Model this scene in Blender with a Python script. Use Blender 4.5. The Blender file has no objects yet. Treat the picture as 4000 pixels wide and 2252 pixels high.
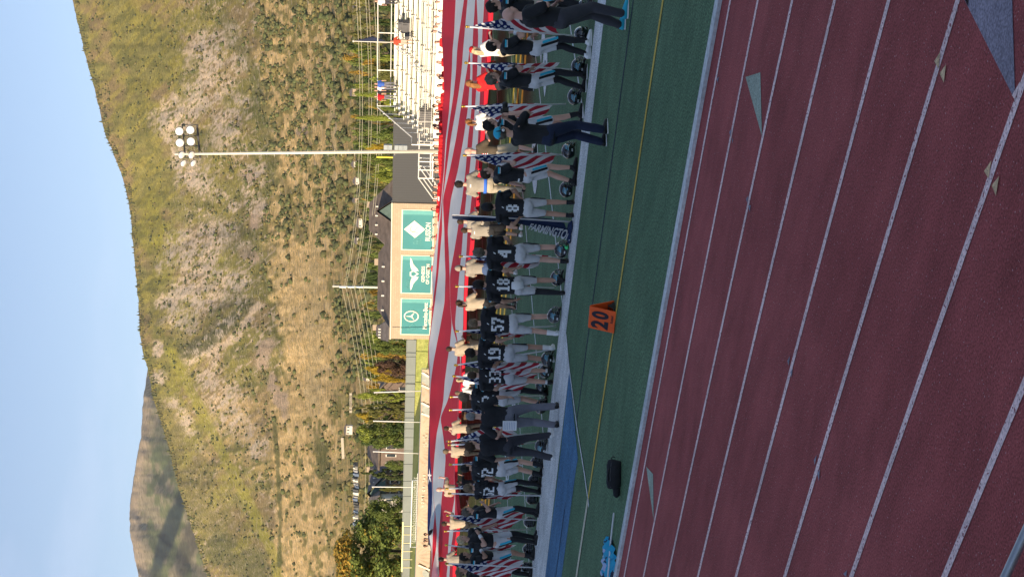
import bpy, bmesh, math, random
import numpy as np
from mathutils import Vector, Matrix, noise as mnoise
from mathutils.bvhtree import BVHTree

# ------------------------------------------------------------------ camera
CF, PITCH, YAW, ROLL, CH = 5569.6, 0.0765480, -0.7073290, 0.0200610, 3.207
scene = bpy.context.scene
def cam_axes():
    cy, sy = math.cos(YAW), math.sin(YAW)
    fwd = Vector((sy*math.cos(PITCH), cy*math.cos(PITCH), -math.sin(PITCH)))
    right = Vector((cy, -sy, 0.0)); up = right.cross(fwd)
    c, s = math.cos(ROLL), math.sin(ROLL)
    return fwd, c*right + s*up, -s*right + c*up
FWD, RGT, UPV = cam_axes()
EYE = Vector((0, 0, CH))
cd = bpy.data.cameras.new('camera')
cam = bpy.data.objects.new('camera', cd)
scene.collection.objects.link(cam)
cd.sensor_fit = 'HORIZONTAL'; cd.sensor_width = 36.0; cd.lens = CF/4000*36
cd.clip_start = 0.2; cd.clip_end = 30000
M = Matrix.Identity(4)
for i in range(3):                     # the phone was turned on its side: picture-left is up
    M[i][0] = -UPV[i]; M[i][1] = RGT[i]; M[i][2] = -FWD[i]; M[i][3] = EYE[i]
cam.matrix_world = M
scene.camera = cam

# ------------------------------------------------------------------ sky, sun, exposure
SUN_EL = math.radians(10.0)
SUN_DX = 0.03                          # light travels towards (+DX, +Y, down)
w = bpy.data.worlds.new('World'); scene.world = w; w.use_nodes = True
nt = w.node_tree; nt.nodes.clear()
sky = nt.nodes.new('ShaderNodeTexSky'); sky.sky_type = 'NISHITA'; sky.sun_disc = False
sky.sun_elevation = SUN_EL
sky.sun_rotation = math.atan2(-SUN_DX, -1.0)
sky.altitude = 1300; sky.air_density = 1.0; sky.dust_density = 0.5; sky.ozone_density = 1.0
bg = nt.nodes.new('ShaderNodeBackground'); bg.inputs[1].default_value = 0.15
wo = nt.nodes.new('ShaderNodeOutputWorld')
tcw = nt.nodes.new('ShaderNodeTexCoord'); mpw = nt.nodes.new('ShaderNodeMapping'); mpw.inputs['Scale'].default_value = (1.2, 1.2, 5.0)
nzw = nt.nodes.new('ShaderNodeTexNoise'); nzw.inputs['Scale'].default_value = 2.6; nzw.inputs['Detail'].default_value = 6; nzw.inputs['Roughness'].default_value = .55
rmw = nt.nodes.new('ShaderNodeMapRange'); rmw.inputs[1].default_value = .55; rmw.inputs[2].default_value = .80; rmw.inputs[4].default_value = .22
mxw = nt.nodes.new('ShaderNodeMix'); mxw.data_type = 'RGBA'; mxw.inputs[7].default_value = (5.2, 5.6, 6.4, 1)
nt.links.new(tcw.outputs['Generated'], mpw.inputs[0]); nt.links.new(mpw.outputs[0], nzw.inputs['Vector']); nt.links.new(nzw.outputs['Fac'], rmw.inputs[0]); nt.links.new(rmw.outputs[0], mxw.inputs[0])
nt.links.new(sky.outputs[0], mxw.inputs[6]); tnw = nt.nodes.new('ShaderNodeMix'); tnw.data_type = 'RGBA'; tnw.blend_type = 'MULTIPLY'; tnw.inputs[0].default_value = 1; tnw.inputs[7].default_value = (1.00, .95, 1.02, 1)
nt.links.new(mxw.outputs[2], tnw.inputs[6]); nt.links.new(tnw.outputs[2], bg.inputs[0]); nt.links.new(bg.outputs[0], wo.inputs[0])
sd = bpy.data.lights.new('sun', 'SUN'); sd.energy = 5.0; sd.angle = math.radians(0.53)
sd.color = (1.0, 0.80, 0.56)
so = bpy.data.objects.new('sun', sd); scene.collection.objects.link(so)
dirv = Vector((SUN_DX, 1.0, -math.tan(SUN_EL))).normalized()
so.rotation_euler = dirv.to_track_quat('-Z', 'Y').to_euler()
so.location = (0, -50, 60)
scene.view_settings.view_transform = 'Standard'; scene.view_settings.look = 'None'
scene.view_settings.exposure = 0.62; scene.view_settings.gamma = 1.0
scene.view_settings.use_curve_mapping = False
scene.cycles.max_bounces = 6; scene.cycles.diffuse_bounces = 3
scene.cycles.transparent_max_bounces = 8
try: scene.cycles.use_denoising = True
except Exception: pass

# ------------------------------------------------------------------ placing helpers
# (x, y): photo pixels, 4000 x 2252; picture-x runs downwards in the place, picture-y runs right to left
def ray(x, y):
    x = float(x); y = float(y)
    return FWD*CF + (1126.0-y)*RGT - (x-2000.0)*UPV
def G(x, y, z=0.0):
    d = ray(x, y); t = (z-CH)/d.z
    return EYE + d*t
def PY(x, y, Y):
    d = ray(x, y); return EYE + d*(Y/d.y)
def PD(x, y, D):
    d = ray(x, y); return EYE + d*(float(D)/CF)
def depth(p): return (Vector(p)-EYE).dot(FWD)
def proj(p):
    q = Vector(p)-EYE; z = q.dot(FWD)
    return 2000.0 - CF*q.dot(UPV)/z, 1126.0 - CF*q.dot(RGT)/z
def facing(deg):
    """rotation about Z for a figure built facing +Y: 0 = away from the camera, 90 = towards picture-up (its right)"""
    return -math.radians(deg) - YAW

# ------------------------------------------------------------------ materials
MATS = {}
def new_mat(name):
    m = bpy.data.materials.new(name); m.use_nodes = True
    return m, m.node_tree, m.node_tree.nodes['Principled BSDF']
def mat(name, col, rough=0.8, vary=0.12, scale=3.0, bump=0.0, bscale=None, metal=0.0, col2=None, spec=0.3, detail=4.0, trans=0.0, coord='Object', coat=0.0, rnd=0.0):
    if name in MATS: return MATS[name]
    m, t, b = new_mat(name); N, L = t.nodes, t.links
    b.inputs['Roughness'].default_value = rough; b.inputs['Metallic'].default_value = metal
    b.inputs['Specular IOR Level'].default_value = spec
    if coat: b.inputs['Coat Weight'].default_value = coat
    tc = N.new('ShaderNodeTexCoord')
    nz = N.new('ShaderNodeTexNoise'); nz.inputs['Scale'].default_value = scale; nz.inputs['Detail'].default_value = detail
    L.new(tc.outputs[coord], nz.inputs['Vector'])
    mx = N.new('ShaderNodeMix'); mx.data_type = 'RGBA'
    c = Vector(col[:3])
    if col2 is None:
        a = c*(1-vary); d = c*(1+vary)
    else: a, d = Vector(col), Vector(col2)
    mx.inputs[6].default_value = (*a, 1); mx.inputs[7].default_value = (*d, 1)
    rp = N.new('ShaderNodeMapRange'); rp.inputs[1].default_value = .32; rp.inputs[2].default_value = .68
    L.new(nz.outputs['Fac'], rp.inputs[0]); L.new(rp.outputs[0], mx.inputs[0])
    out = mx.outputs[2]
    if rnd:
        oi = N.new('ShaderNodeObjectInfo'); hs = N.new('ShaderNodeHueSaturation')
        r1 = N.new('ShaderNodeMapRange'); r1.inputs[3].default_value = 1-rnd; r1.inputs[4].default_value = 1+rnd
        L.new(oi.outputs['Random'], r1.inputs[0]); L.new(r1.outputs[0], hs.inputs['Value']); L.new(out, hs.inputs['Color'])
        out = hs.outputs[0]
    L.new(out, b.inputs['Base Color'])
    if bump:
        n2 = N.new('ShaderNodeTexNoise'); n2.inputs['Scale'].default_value = bscale or scale*6; n2.inputs['Detail'].default_value = 3
        L.new(tc.outputs[coord], n2.inputs['Vector'])
        bp = N.new('ShaderNodeBump'); bp.inputs['Strength'].default_value = min(1, bump); bp.inputs['Distance'].default_value = 0.02
        L.new(n2.outputs['Fac'], bp.inputs['Height']); L.new(bp.outputs[0], b.inputs['Normal'])
    if trans:
        tr = N.new('ShaderNodeBsdfTranslucent'); ms = N.new('ShaderNodeMixShader'); ms.inputs[0].default_value = trans
        L.new(out, tr.inputs['Color'])
        o = [n for n in N if n.type == 'OUTPUT_MATERIAL'][0]
        L.new(b.outputs[0], ms.inputs[1]); L.new(tr.outputs[0], ms.inputs[2]); L.new(ms.outputs[0], o.inputs['Surface'])
    MATS[name] = m
    return m

# ------------------------------------------------------------------ mesh helpers
COL = scene.collection
def link(o, parent=None):
    COL.objects.link(o)
    if parent is not None: o.parent = parent
    return o
def tag(o, label=None, cat=None, group=None, kind=None):
    if label: o['label'] = label
    if cat: o['category'] = cat
    if group: o['group'] = group
    if kind: o['kind'] = kind
    return o
def empty(name, loc=(0, 0, 0), rz=0.0, label=None, cat=None, group=None):
    o = bpy.data.objects.new(name, None); o.empty_display_size = .2
    COL.objects.link(o); o.location = loc; o.rotation_euler = (0, 0, rz)
    return tag(o, label, cat, group)
class MB:
    def __init__(s): s.v = []; s.f = []; s.m = []; s.mi = 0
    def face(s, idx): s.f.append(tuple(idx)); s.m.append(s.mi)
    def add(s, vs, fs):
        o = len(s.v); s.v += [tuple(p) for p in vs]
        for f in fs: s.face([i+o for i in f])
    def quad(s, a, b, c, d): s.add([a, b, c, d], [(0, 1, 2, 3)])
    def box(s, c, d, rz=0.0, taper=1.0):
        x, y, z = d[0]/2, d[1]/2, d[2]/2; cs, sn = math.cos(rz), math.sin(rz); vs = []
        for dz, k in ((-z, 1.0), (z, taper)):
            for dx, dy in ((-x, -y), (x, -y), (x, y), (-x, y)):
                dx *= k; dy *= k
                vs.append((c[0]+dx*cs-dy*sn, c[1]+dx*sn+dy*cs, c[2]+dz))
        s.add(vs, [(0, 3, 2, 1), (4, 5, 6, 7), (0, 1, 5, 4), (1, 2, 6, 5), (2, 3, 7, 6), (3, 0, 4, 7)])
    def beam(s, a, b, wd, ht):
        """rectangular bar from a to b"""
        a, b = Vector(a), Vector(b); d = (b-a).normalized()
        up = Vector((0, 0, 1)) if abs(d.z) < .95 else Vector((0, 1, 0))
        sx = d.cross(up).normalized()*wd/2; sz = sx.cross(d).normalized()*ht/2
        vs = [a-sx-sz, a+sx-sz, a+sx+sz, a-sx+sz, b-sx-sz, b+sx-sz, b+sx+sz, b-sx+sz]
        s.add(vs, [(0, 3, 2, 1), (4, 5, 6, 7), (0, 1, 5, 4), (1, 2, 6, 5), (2, 3, 7, 6), (3, 0, 4, 7)])
    def tube(s, pts, r, n=8, ab=None, cap=True, side=None):
        """loft along pts; r float or list; ab list of (a,b) elliptic scale pairs; side = direction of the a axis"""
        pts = [Vector(p) for p in pts]; k = len(pts)
        rr = r if isinstance(r, (list, tuple)) else [r]*k
        base = len(s.v); prev = None
        for i, p in enumerate(pts):
            d = (pts[min(i+1, k-1)]-pts[max(i-1, 0)])
            d = d.normalized() if d.length > 1e-9 else Vector((0, 0, 1))
            if side is not None: a = Vector(side) - d*d.dot(Vector(side))
            elif prev is not None: a = prev - d*d.dot(prev)
            else:
                q = Vector((1, 0, 0)) if abs(d.x) < .9 else Vector((0, 1, 0)); a = q - d*d.dot(q)
            a = a.normalized(); prev = a; b = d.cross(a)
            ea, eb = ab[i] if ab else (1, 1)
            for j in range(n):
                t = 2*math.pi*j/n
                s.v.append(tuple(p + a*(rr[i]*ea*math.cos(t)) + b*(rr[i]*eb*math.sin(t))))
        for i in range(k-1):
            for j in range(n):
                s.face((base+i*n+j, base+i*n+(j+1) % n, base+(i+1)*n+(j+1) % n, base+(i+1)*n+j))
        if cap:
            s.face([base+j for j in range(n)][::-1]); s.face([base+(k-1)*n+j for j in range(n)])
    def ball(s, c, r, n=10, m=6, rot=None):
        if not isinstance(r, (list, tuple)): r = (r, r, r)
        base = len(s.v); c = Vector(c); R = rot or Matrix.Identity(3)
        s.v.append(tuple(c + R @ Vector((0, 0, -r[2]))))
        for i in range(1, m):
            ph = -math.pi/2+math.pi*i/m
            for j in range(n):
                t = 2*math.pi*j/n
                s.v.append(tuple(c + R @ Vector((r[0]*math.cos(ph)*math.cos(t), r[1]*math.cos(ph)*math.sin(t), r[2]*math.sin(ph)))))
        s.v.append(tuple(c + R @ Vector((0, 0, r[2])))); top = len(s.v)-1
        for j in range(n):
            s.face((base, base+1+(j+1) % n, base+1+j))
            s.face((top, base+1+(m-2)*n+j, base+1+(m-2)*n+(j+1) % n))
        for i in range(m-2):
            for j in range(n):
                a = base+1+i*n
                s.face((a+j, a+(j+1) % n, a+n+(j+1) % n, a+n+j))
    def capsule(s, a, b, ra, rb, n=10, ab=None, side=None):
        a, b = Vector(a), Vector(b); d = (b-a); L = d.length; d = d/L if L > 1e-9 else Vector((0, 0, 1))
        pts = []; rr = []
        for t in (-1, -.8, -.45): pts.append(a+d*ra*t); rr.append(max(.001, ra*math.sqrt(max(0, 1-t*t))+(.002 if t == -1 else 0)))
        pts.append(a); rr.append(ra); pts.append(b); rr.append(rb)
        for t in (.45, .8, 1): pts.append(b+d*rb*t); rr.append(max(.001, rb*math.sqrt(max(0, 1-t*t))+(.002 if t == 1 else 0)))
        s.tube(pts, rr, n, side=side, ab=[ab]*len(pts) if ab else None)
    def mesh(s, name, mats, smooth=False):
        me = bpy.data.meshes.new(name); me.from_pydata(s.v, [], s.f)
        for m in (mats if isinstance(mats, (list, tuple)) else [mats]): me.materials.append(m)
        me.polygons.foreach_set('material_index', s.m)
        if smooth: me.polygons.foreach_set('use_smooth', [True]*len(s.f))
        me.update(); return me
    def build(s, name, mats, parent=None, smooth=False, loc=None, rz=0.0):
        o = bpy.data.objects.new(name, s.mesh(name, mats, smooth)); link(o, parent)
        if loc is not None: o.location = loc; o.rotation_euler = (0, 0, rz)
        return o
def np_mesh(name, V, F, mats, smooth=False, mi=None):
    me = bpy.data.meshes.new(name); V = np.asarray(V, np.float32); F = np.asarray(F, np.int32); k = F.shape[1]
    me.vertices.add(len(V)); me.vertices.foreach_set('co', V.ravel())
    me.loops.add(F.size); me.loops.foreach_set('vertex_index', F.ravel())
    me.polygons.add(len(F)); me.polygons.foreach_set('loop_start', np.arange(0, F.size, k, dtype=np.int32))
    me.polygons.foreach_set('loop_total', np.full(len(F), k, np.int32))
    for m in (mats if isinstance(mats, (list, tuple)) else [mats]): me.materials.append(m)
    if mi is not None: me.polygons.foreach_set('material_index', np.asarray(mi, np.int32))
    me.update(calc_edges=True)
    if smooth: me.polygons.foreach_set('use_smooth', np.ones(len(F), bool))
    return me
def copy_tree(o, parent=None, lvl=0):
    c = o.copy(); COL.objects.link(c)
    if parent is not None: c.parent = parent
    for ch in list(o.children): copy_tree(ch, c, lvl+1)
    return c
# smooth value noise in numpy
def vnoise(x, y, seed=0):
    xi = np.floor(x).astype(np.int64); yi = np.floor(y).astype(np.int64); fx = x-xi; fy = y-yi
    fx = fx*fx*(3-2*fx); fy = fy*fy*(3-2*fy)
    def h(a, b):
        n = (a*374761393 + b*668265263 + seed*1442695041) & 0x7fffffff
        n = (n ^ (n >> 13))*1274126177 & 0x7fffffff
        return ((n ^ (n >> 16)) & 0xffff)/65535.0
    return (h(xi, yi)*(1-fx)+h(xi+1, yi)*fx)*(1-fy)+(h(xi, yi+1)*(1-fx)+h(xi+1, yi+1)*fx)*fy
def fbm(x, y, o=4, seed=0, gain=.5):
    s = 0; a = 1; t = 0
    for i in range(o):
        s = s+a*vnoise(x*2**i+17*i, y*2**i+31*i, seed+i); t += a; a *= gain
    return s/t
R_ = random.Random(7)

# ------------------------------------------------------------------ ground
def sheet(name, x0, x1, y0, y1, z, m, parent=None, nx=1, ny=1):
    b = MB()
    for i in range(nx):
        for j in range(ny):
            xa, xb = x0+(x1-x0)*i/nx, x0+(x1-x0)*(i+1)/nx; ya, yb = y0+(y1-y0)*j/ny, y0+(y1-y0)*(j+1)/ny
            b.quad((xa, ya, z), (xb, ya, z), (xb, yb, z), (xa, yb, z))
    o = b.build(name, m, parent)
    if parent is None: o['kind'] = 'structure'
    return o
def ground_mat(name, cols, big=.15, fine=60, rough=.9, fibre=None, bump=.5, speck=None):
    m, t, b = new_mat(name); N, L = t.nodes, t.links
    b.inputs['Roughness'].default_value = rough; b.inputs['Specular IOR Level'].default_value = .15
    tc = N.new('ShaderNodeTexCoord')
    n1 = N.new('ShaderNodeTexNoise'); n1.inputs['Scale'].default_value = big; n1.inputs['Detail'].default_value = 5
    n2 = N.new('ShaderNodeTexNoise'); n2.inputs['Scale'].default_value = fine; n2.inputs['Detail'].default_value = 3
    L.new(tc.outputs['Object'], n1.inputs['Vector'])
    if fibre:
        mp = N.new('ShaderNodeMapping'); mp.inputs['Scale'].default_value = fibre
        L.new(tc.outputs['Object'], mp.inputs['Vector']); L.new(mp.outputs[0], n2.inputs['Vector'])
    else: L.new(tc.outputs['Object'], n2.inputs['Vector'])
    m1 = N.new('ShaderNodeMix'); m1.data_type = 'RGBA'; m1.inputs[6].default_value = (*cols[0], 1); m1.inputs[7].default_value = (*cols[1], 1)
    r1 = N.new('ShaderNodeMapRange'); r1.inputs[1].default_value = .35; r1.inputs[2].default_value = .65
    L.new(n1.outputs['Fac'], r1.inputs[0]); L.new(r1.outputs[0], m1.inputs[0])
    m2 = N.new('ShaderNodeMix'); m2.data_type = 'RGBA'; m2.blend_type = 'MULTIPLY'; m2.inputs[0].default_value = 1
    r2 = N.new('ShaderNodeMapRange'); r2.inputs[1].default_value = .3; r2.inputs[2].default_value = .7
    r2.inputs[3].default_value = cols[2]; r2.inputs[4].default_value = cols[3]
    L.new(n2.outputs['Fac'], r2.inputs[0]); L.new(m1.outputs[2], m2.inputs[6]); L.new(r2.outputs[0], m2.inputs[7])
    n4 = N.new('ShaderNodeTexNoise'); n4.inputs['Scale'].default_value = 1.7; n4.inputs['Detail'].default_value = 8; n4.inputs['Roughness'].default_value = .72
    mp4 = N.new('ShaderNodeMapping'); mp4.inputs['Scale'].default_value = (.6, 1.5, 1); L.new(tc.outputs['Object'], mp4.inputs[0]); L.new(mp4.outputs[0], n4.inputs['Vector'])
    r5 = N.new('ShaderNodeMapRange'); r5.inputs[1].default_value = .34; r5.inputs[2].default_value = .66; r5.inputs[3].default_value = .80; r5.inputs[4].default_value = 1.20
    m5 = N.new('ShaderNodeMix'); m5.data_type = 'RGBA'; m5.blend_type = 'MULTIPLY'; m5.inputs[0].default_value = 1
    L.new(n4.outputs['Fac'], r5.inputs[0]); L.new(m2.outputs[2], m5.inputs[6]); L.new(r5.outputs[0], m5.inputs[7])
    out = m5.outputs[2]
    if speck:
        v = N.new('ShaderNodeTexNoise'); v.inputs['Scale'].default_value = speck[0]; L.new(tc.outputs['Object'], v.inputs['Vector'])
        v.inputs['Detail'].default_value = 1
        r3 = N.new('ShaderNodeMapRange'); r3.inputs[1].default_value = speck[1]; r3.inputs[2].default_value = speck[1]+.03
        L.new(v.outputs['Fac'], r3.inputs[0])
        m3 = N.new('ShaderNodeMix'); m3.data_type = 'RGBA'; m3.inputs[7].default_value = (*speck[2], 1)
        L.new(r3.outputs[0], m3.inputs[0]); L.new(out, m3.inputs[6]); out = m3.outputs[2]
    L.new(out, b.inputs['Base Color'])
    bp = N.new('ShaderNodeBump'); bp.inputs['Strength'].default_value = bump; bp.inputs['Distance'].default_value = .012
    L.new(n2.outputs['Fac'], bp.inputs['Height']); L.new(bp.outputs[0], b.inputs['Normal'])
    MATS[name] = m
    return m
earth = ground_mat('dry_ground', [(.32, .26, .16), (.20, .20, .10), .8, 1.2], big=.05, fine=6)
turf = ground_mat('turf', [(.074, .138, .074), (.096, .168, .092), .26, 1.85], big=.5, fine=42, fibre=(1.5, .55, 1), bump=1.0)
track_m = ground_mat('track_rubber', [(.285, .064, .063), (.360, .086, .084), .54, 1.45], big=.55, fine=70, bump=.7, speck=(50, .70, (.50, .28, .28)))
whitep = ground_mat('white_paint', [(.64, .66, .65), (.76, .77, .76), .50, 1.35], big=.6, fine=50, fibre=(1.5, .6, 1), bump=.8, speck=(30, .64, (.20, .27, .25)))
linep = ground_mat('lane_paint', [(.78, .57, .55), (.88, .66, .63), .65, 1.25], big=.5, fine=60, bump=.5, speck=(38, .635, (.30, .10, .11)))
bluep = ground_mat('blue_paint', [(.060, .15, .27), (.085, .20, .34), .45, 1.5], big=.5, fine=42, fibre=(.4, 1.6, 1), bump=.8)
goldp = ground_mat('gold_paint', [(.50, .36, .07), (.62, .46, .10), .6, 1.3], big=.5, fine=50, bump=.5)
navyp = ground_mat('navy_paint', [(.022, .032, .05), (.03, .045, .065), .6, 1.4], big=.5, fine=50, bump=.5)
greyp = ground_mat('grey_green_paint', [(.33, .38, .31), (.39, .44, .36), .6, 1.3], big=.5, fine=60, bump=.5)
slatep = ground_mat('slate_paint', [(.22, .20, .25), (.28, .25, .30), .6, 1.35], big=.5, fine=60, bump=.5)
tanp = ground_mat('tan_paint', [(.62, .43, .25), (.70, .50, .31), .6, 1.3], big=.5, fine=60, bump=.5)
conc = ground_mat('kerb_concrete', [(.50, .53, .54), (.62, .64, .64), .8, 1.15], big=.8, fine=20, bump=.3)

g = sheet('ground', -4000, 3000, -300, 5200, -0.03, earth)
sheet('running_track', -160, 60, 2.6, 12.90, 0.0, track_m, nx=20)
sheet('turf_field', -160, 60, 13.05, 71.0, 0.0, turf, nx=20)
tr2 = sheet('far_running_track', -160, 60, 71.4, 88, 0.0, track_m, nx=10)
kb = MB(); kb.box((-50, 12.975, 0.01), (220, .15, .06)); k = kb.build('track_kerb', conc); k['kind'] = 'structure'
Z1, Z2, Z3 = .004, .008, .012
LINES = [12.56, 11.56, 10.51, 9.45, 8.37, 7.30, 6.21, 5.13, 4.06]
for ly in LINES: sheet('lane_line', -160, 60, ly-.030, ly+.030, Z1, linep, nx=4)
sheet('gold_line', -120, 40, 15.86, 15.96, Z2, goldp, nx=4)
sheet('navy_line', -26.5, 40, 18.0, 18.07, Z1, navyp, nx=2)
def poly(name, pts, m, z=Z1, spread=None):
    b = MB(); b.add([G(x, y, z) for x, y in pts], [tuple(range(len(pts)))])
    o = b.build(name, m); o['kind'] = 'structure'
    # keep the face upward
    if o.data.polygons[0].normal.z < 0: o.data.flip_normals()
    return o
# sideline border, blue box and the slanting line
bE = [G(2363, 50), G(2211, 1300)]
yb = sum(p.y for p in bE)/2
b = MB()
pA = G(2211, 1305, Z1); pB = G(2224, 1444, Z1)
yi = 21.45
yl = G(2130, 2252).y; 
b.add([(40, yb, Z1), (40, yi, Z1), (pA.x, yi, Z1), (pA.x, yb, Z1)], [(0, 1, 2, 3)])
b.add([(pA.x, yb, Z1), (pA.x, yi, Z1), (pB.x, yi, Z1), (pB.x, pB.y, Z1)], [(0, 1, 2, 3)])
b.add([(pB.x, pB.y, Z1), (pB.x, yi, Z1), (-120, yi, Z1), (-120, yl-.1, Z1), (G(2130, 2252).x, yl, Z1)], [(0, 1, 2, 3, 4)])
o = b.build('sideline_border', whitep); o['kind'] = 'structure'
poly('blue_box', [(2224, 1446), (2181, 1848), (2129, 2252), (2065, 2700), (2125, 2700), (2193, 2252), (2250, 1830), (2257, 1790)], bluep, Z1)
def strip(name, pts, wd, m, z=Z2):
    P = [G(x, y, z) for x, y in pts]; b = MB(); vs = []
    for i, p in enumerate(P):
        d = (P[min(i+1, len(P)-1)]-P[max(i-1, 0)]).normalized(); n = Vector((-d.y, d.x, 0))*wd/2
        vs += [p-n, p+n]
    b.add(vs, [(2*i, 2*i+1, 2*i+3, 2*i+2) for i in range(len(P)-1)])
    o = b.build(name, m); o['kind'] = 'structure'
    if o.data.polygons[0].normal.z < 0: o.data.flip_normals()
    return o
strip('slanting_line', [(2211, 1305), (2224, 1444), (2255, 1680), (2282, 1845), (2300, 1975)], .07, whitep, Z3)
sheet('pale_line', -120, G(2303, 1985).x, 15.84, 15.98, Z3, ground_mat('pale_gold_paint', [(.48, .45, .33), (.58, .55, .42), .6, 1.3], big=.5, fine=50, bump=.5), nx=2)
# yard lines
YX = [-14.28-4.42*i for i in range(-4, 22)]
for X in YX: sheet('yard_line', X-.05, X+.05, yi+.01, 70, Z1, whitep)
# sideline-parallel marks behind the players
for yy in (33.2, 34.6, 36.0): sheet('yellow_line', -120, 40, yy, yy+.45, Z2, ground_mat('yellow_paint%d' % int(yy), [(.60, .50, .08), (.7, .6, .12), .7, 1.2]), nx=2)
# painted markings on the track
poly('exchange_mark', [(2912, 301), (2970, 283), (2976, 532)], greyp)
poly('exchange_mark', [(2524, 1820), (2551, 1850), (2553, 2030)], greyp)
poly('slate_mark', [(3767, -40), (3951, -90), (3964, 345), (3955, 372), (3766, -2)], slatep)
poly('pink_mark', [(3985, 318), (3970, 397), (3952, 372)], linep)
poly('pink_mark', [(3768, -3), (3785, -6), (3782, 27)], linep)
for t in ([(2012, 385), (2049, 327), (2038, 436)], [(2085, 405), (2046, 462), (2072, 521)],
          [(2325, 1076), (2371, 1009), (2352, 1122)], [(2419, 1107), (2373, 1165), (2399, 1230)]):
    poly('tan_mark', [(2400+.621*a, .621*c) for a, c in t], tanp, Z2)
for t in ([(1252, 715), (1270, 683), (1258, 750)], [(1290, 772), (1273, 800), (1284, 848)], [(1085, 95), (1102, 62), (1094, 125)], [(1120, 140), (1105, 165), (1112, 198)], [(1437, 1430), (1460, 1405), (1455, 1450)]):
    poly('slate_chip', [(2400+.622*a, 1350+.622*c) for a, c in t], slatep, Z2)
for t in ([(642, 500), (656, 482), (650, 520)], [(722, 830), (737, 808), (730, 862)], [(738, 862), (746, 880), (742, 905)], [(828, 1250), (842, 1230), (836, 1280)], [(842, 1290), (858, 1290), (850, 1335)]):
    poly('slate_chip', [(2400+.621*a, .621*c) for a, c in t], slatep, Z2)
# yard numbers on the turf, beyond the player line
def text_mesh(name, body, size, m, extrude=0.0, align='CENTER', bold=0.0, shear=0.0, spacing=1.0):
    cu = bpy.data.curves.new(name, 'FONT'); cu.body = body; cu.size = size; cu.extrude = extrude
    cu.align_x = align; cu.offset = bold; cu.shear = shear; cu.space_character = spacing; cu.resolution_u = 4
    tmp = bpy.data.objects.new(name, cu); COL.objects.link(tmp)
    dg = bpy.context.evaluated_depsgraph_get(); me = bpy.data.meshes.new_from_object(tmp.evaluated_get(dg))
    bpy.data.objects.remove(tmp); bpy.data.curves.remove(cu)
    me.materials.clear(); me.materials.append(m); me.name = name
    return me
for i, (X, s) in enumerate(((-16.9, '3'), (-19.9, '0'), (-28.0, '4'), (-30.8, '0'), (-37.6, '5'), (-40.4, '0'))):
    o = bpy.data.objects.new('yard_number', text_mesh('yard_number', s, 2.6, whitep, bold=.05)); link(o)
    o.location = (X-.6, 27.9, Z3); o['kind'] = 'structure'

# ------------------------------------------------------------------ hills
RIDGE = [(183, -400), (183, -150), (183, 0), (205, 100), (222, 170), (240, 230), (262, 330), (290, 400), (310, 450), (325, 520), (330, 560), (340, 680), (348, 760), (352, 840), (360, 890), (372, 925), (385, 1000), (405, 1060), (430, 1150), (450, 1230), (470, 1290), (490, 1350), (512, 1420), (540, 1520), (600, 1700), (640, 1900)]
FAR = [(430, 600), (400, 800), (378, 900), (368, 950), (361, 1000), (357, 1050), (354, 1100), (345, 1150), (335, 1200), (329, 1250), (325, 1300), (328, 1340), (338, 1400), (350, 1450), (375, 1520), (420, 1650), (470, 1900)]
K = 4000/2576.0
def hill(name, curve, y0, y1, D0, D1, vbase, ny, nt, power, amps, m, colour, seed):
    ys = np.linspace(y0, y1, ny); c = np.array(curve, float)*K
    rv = np.interp(ys, c[:, 1], c[:, 0]) + 7*(fbm(ys/28, ys*0, 4, seed)-.5)
    t = np.linspace(0, 1, nt)[:, None]
    D = D0+(D1-D0)*t**power + 0*ys[None]
    vb = np.full(ny, float(vbase)) if np.isscalar(vbase) else np.array(vbase)
    X = vb[None]+(rv-vb)[None]*t
    Yp = np.repeat(ys[None], nt, 0)
    wob = 0
    for a, sx, sy, sk in amps:
        wob = wob + a*(fbm((Yp+sk*X)/sy, X/sx, 3, seed+int(sy))-.5)*2
    D = D*(1+wob*np.minimum(1, t*6))
    d = (np.array(FWD)[None, None]*CF + (1126-Yp)[..., None]*np.array(RGT) - (X-2000)[..., None]*np.array(UPV))
    P = np.array(EYE)+d*(D/CF)[..., None]
    # skirt behind the ridge
    back = P[-1].copy(); dirn = d[-1]/CF; back = back+dirn*(D1*.25); back[:, 2] = P[-1][:, 2]*.45
    P = np.concatenate([P, back[None]], 0)
    n1 = nt+1
    V = P.reshape(-1, 3); ii = np.arange(n1*ny).reshape(n1, ny)
    F = np.stack([ii[:-1, :-1], ii[1:, :-1], ii[1:, 1:], ii[:-1, 1:]], -1).reshape(-1, 4)
    me = np_mesh(name, V, F, m, smooth=True)
    if me.polygons[len(F)//2].normal.dot(-FWD) < 0: me.flip_normals()
    C = colour(X, Yp); C = np.concatenate([C, C[-1:]], 0).reshape(-1, 4).astype(np.float32)
    at = me.color_attributes.new('tint', 'FLOAT_COLOR', 'POINT'); at.data.foreach_set('color', C.ravel())
    o = bpy.data.objects.new(name, me); link(o); o['kind'] = 'structure'
    return o, P, X, Yp, D, C
DRY = np.array([.66, .49, .235]); DRY2 = np.array([.74, .56, .29]); GRN = np.array([.19, .19, .068]); GRN2 = np.array([.26, .245, .090])
ROCK = np.array([.66, .54, .41]); YEL = np.array([.36, .32, .075]); BRN = np.array([.30, .225, .130])
def mixc(C, col, k): return C*(1-k[..., None])+np.array(col)*k[..., None]
def sm(a, b, x): t = np.clip((x-a)/(b-a), 0, 1); return t*t*(3-2*t)
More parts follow.
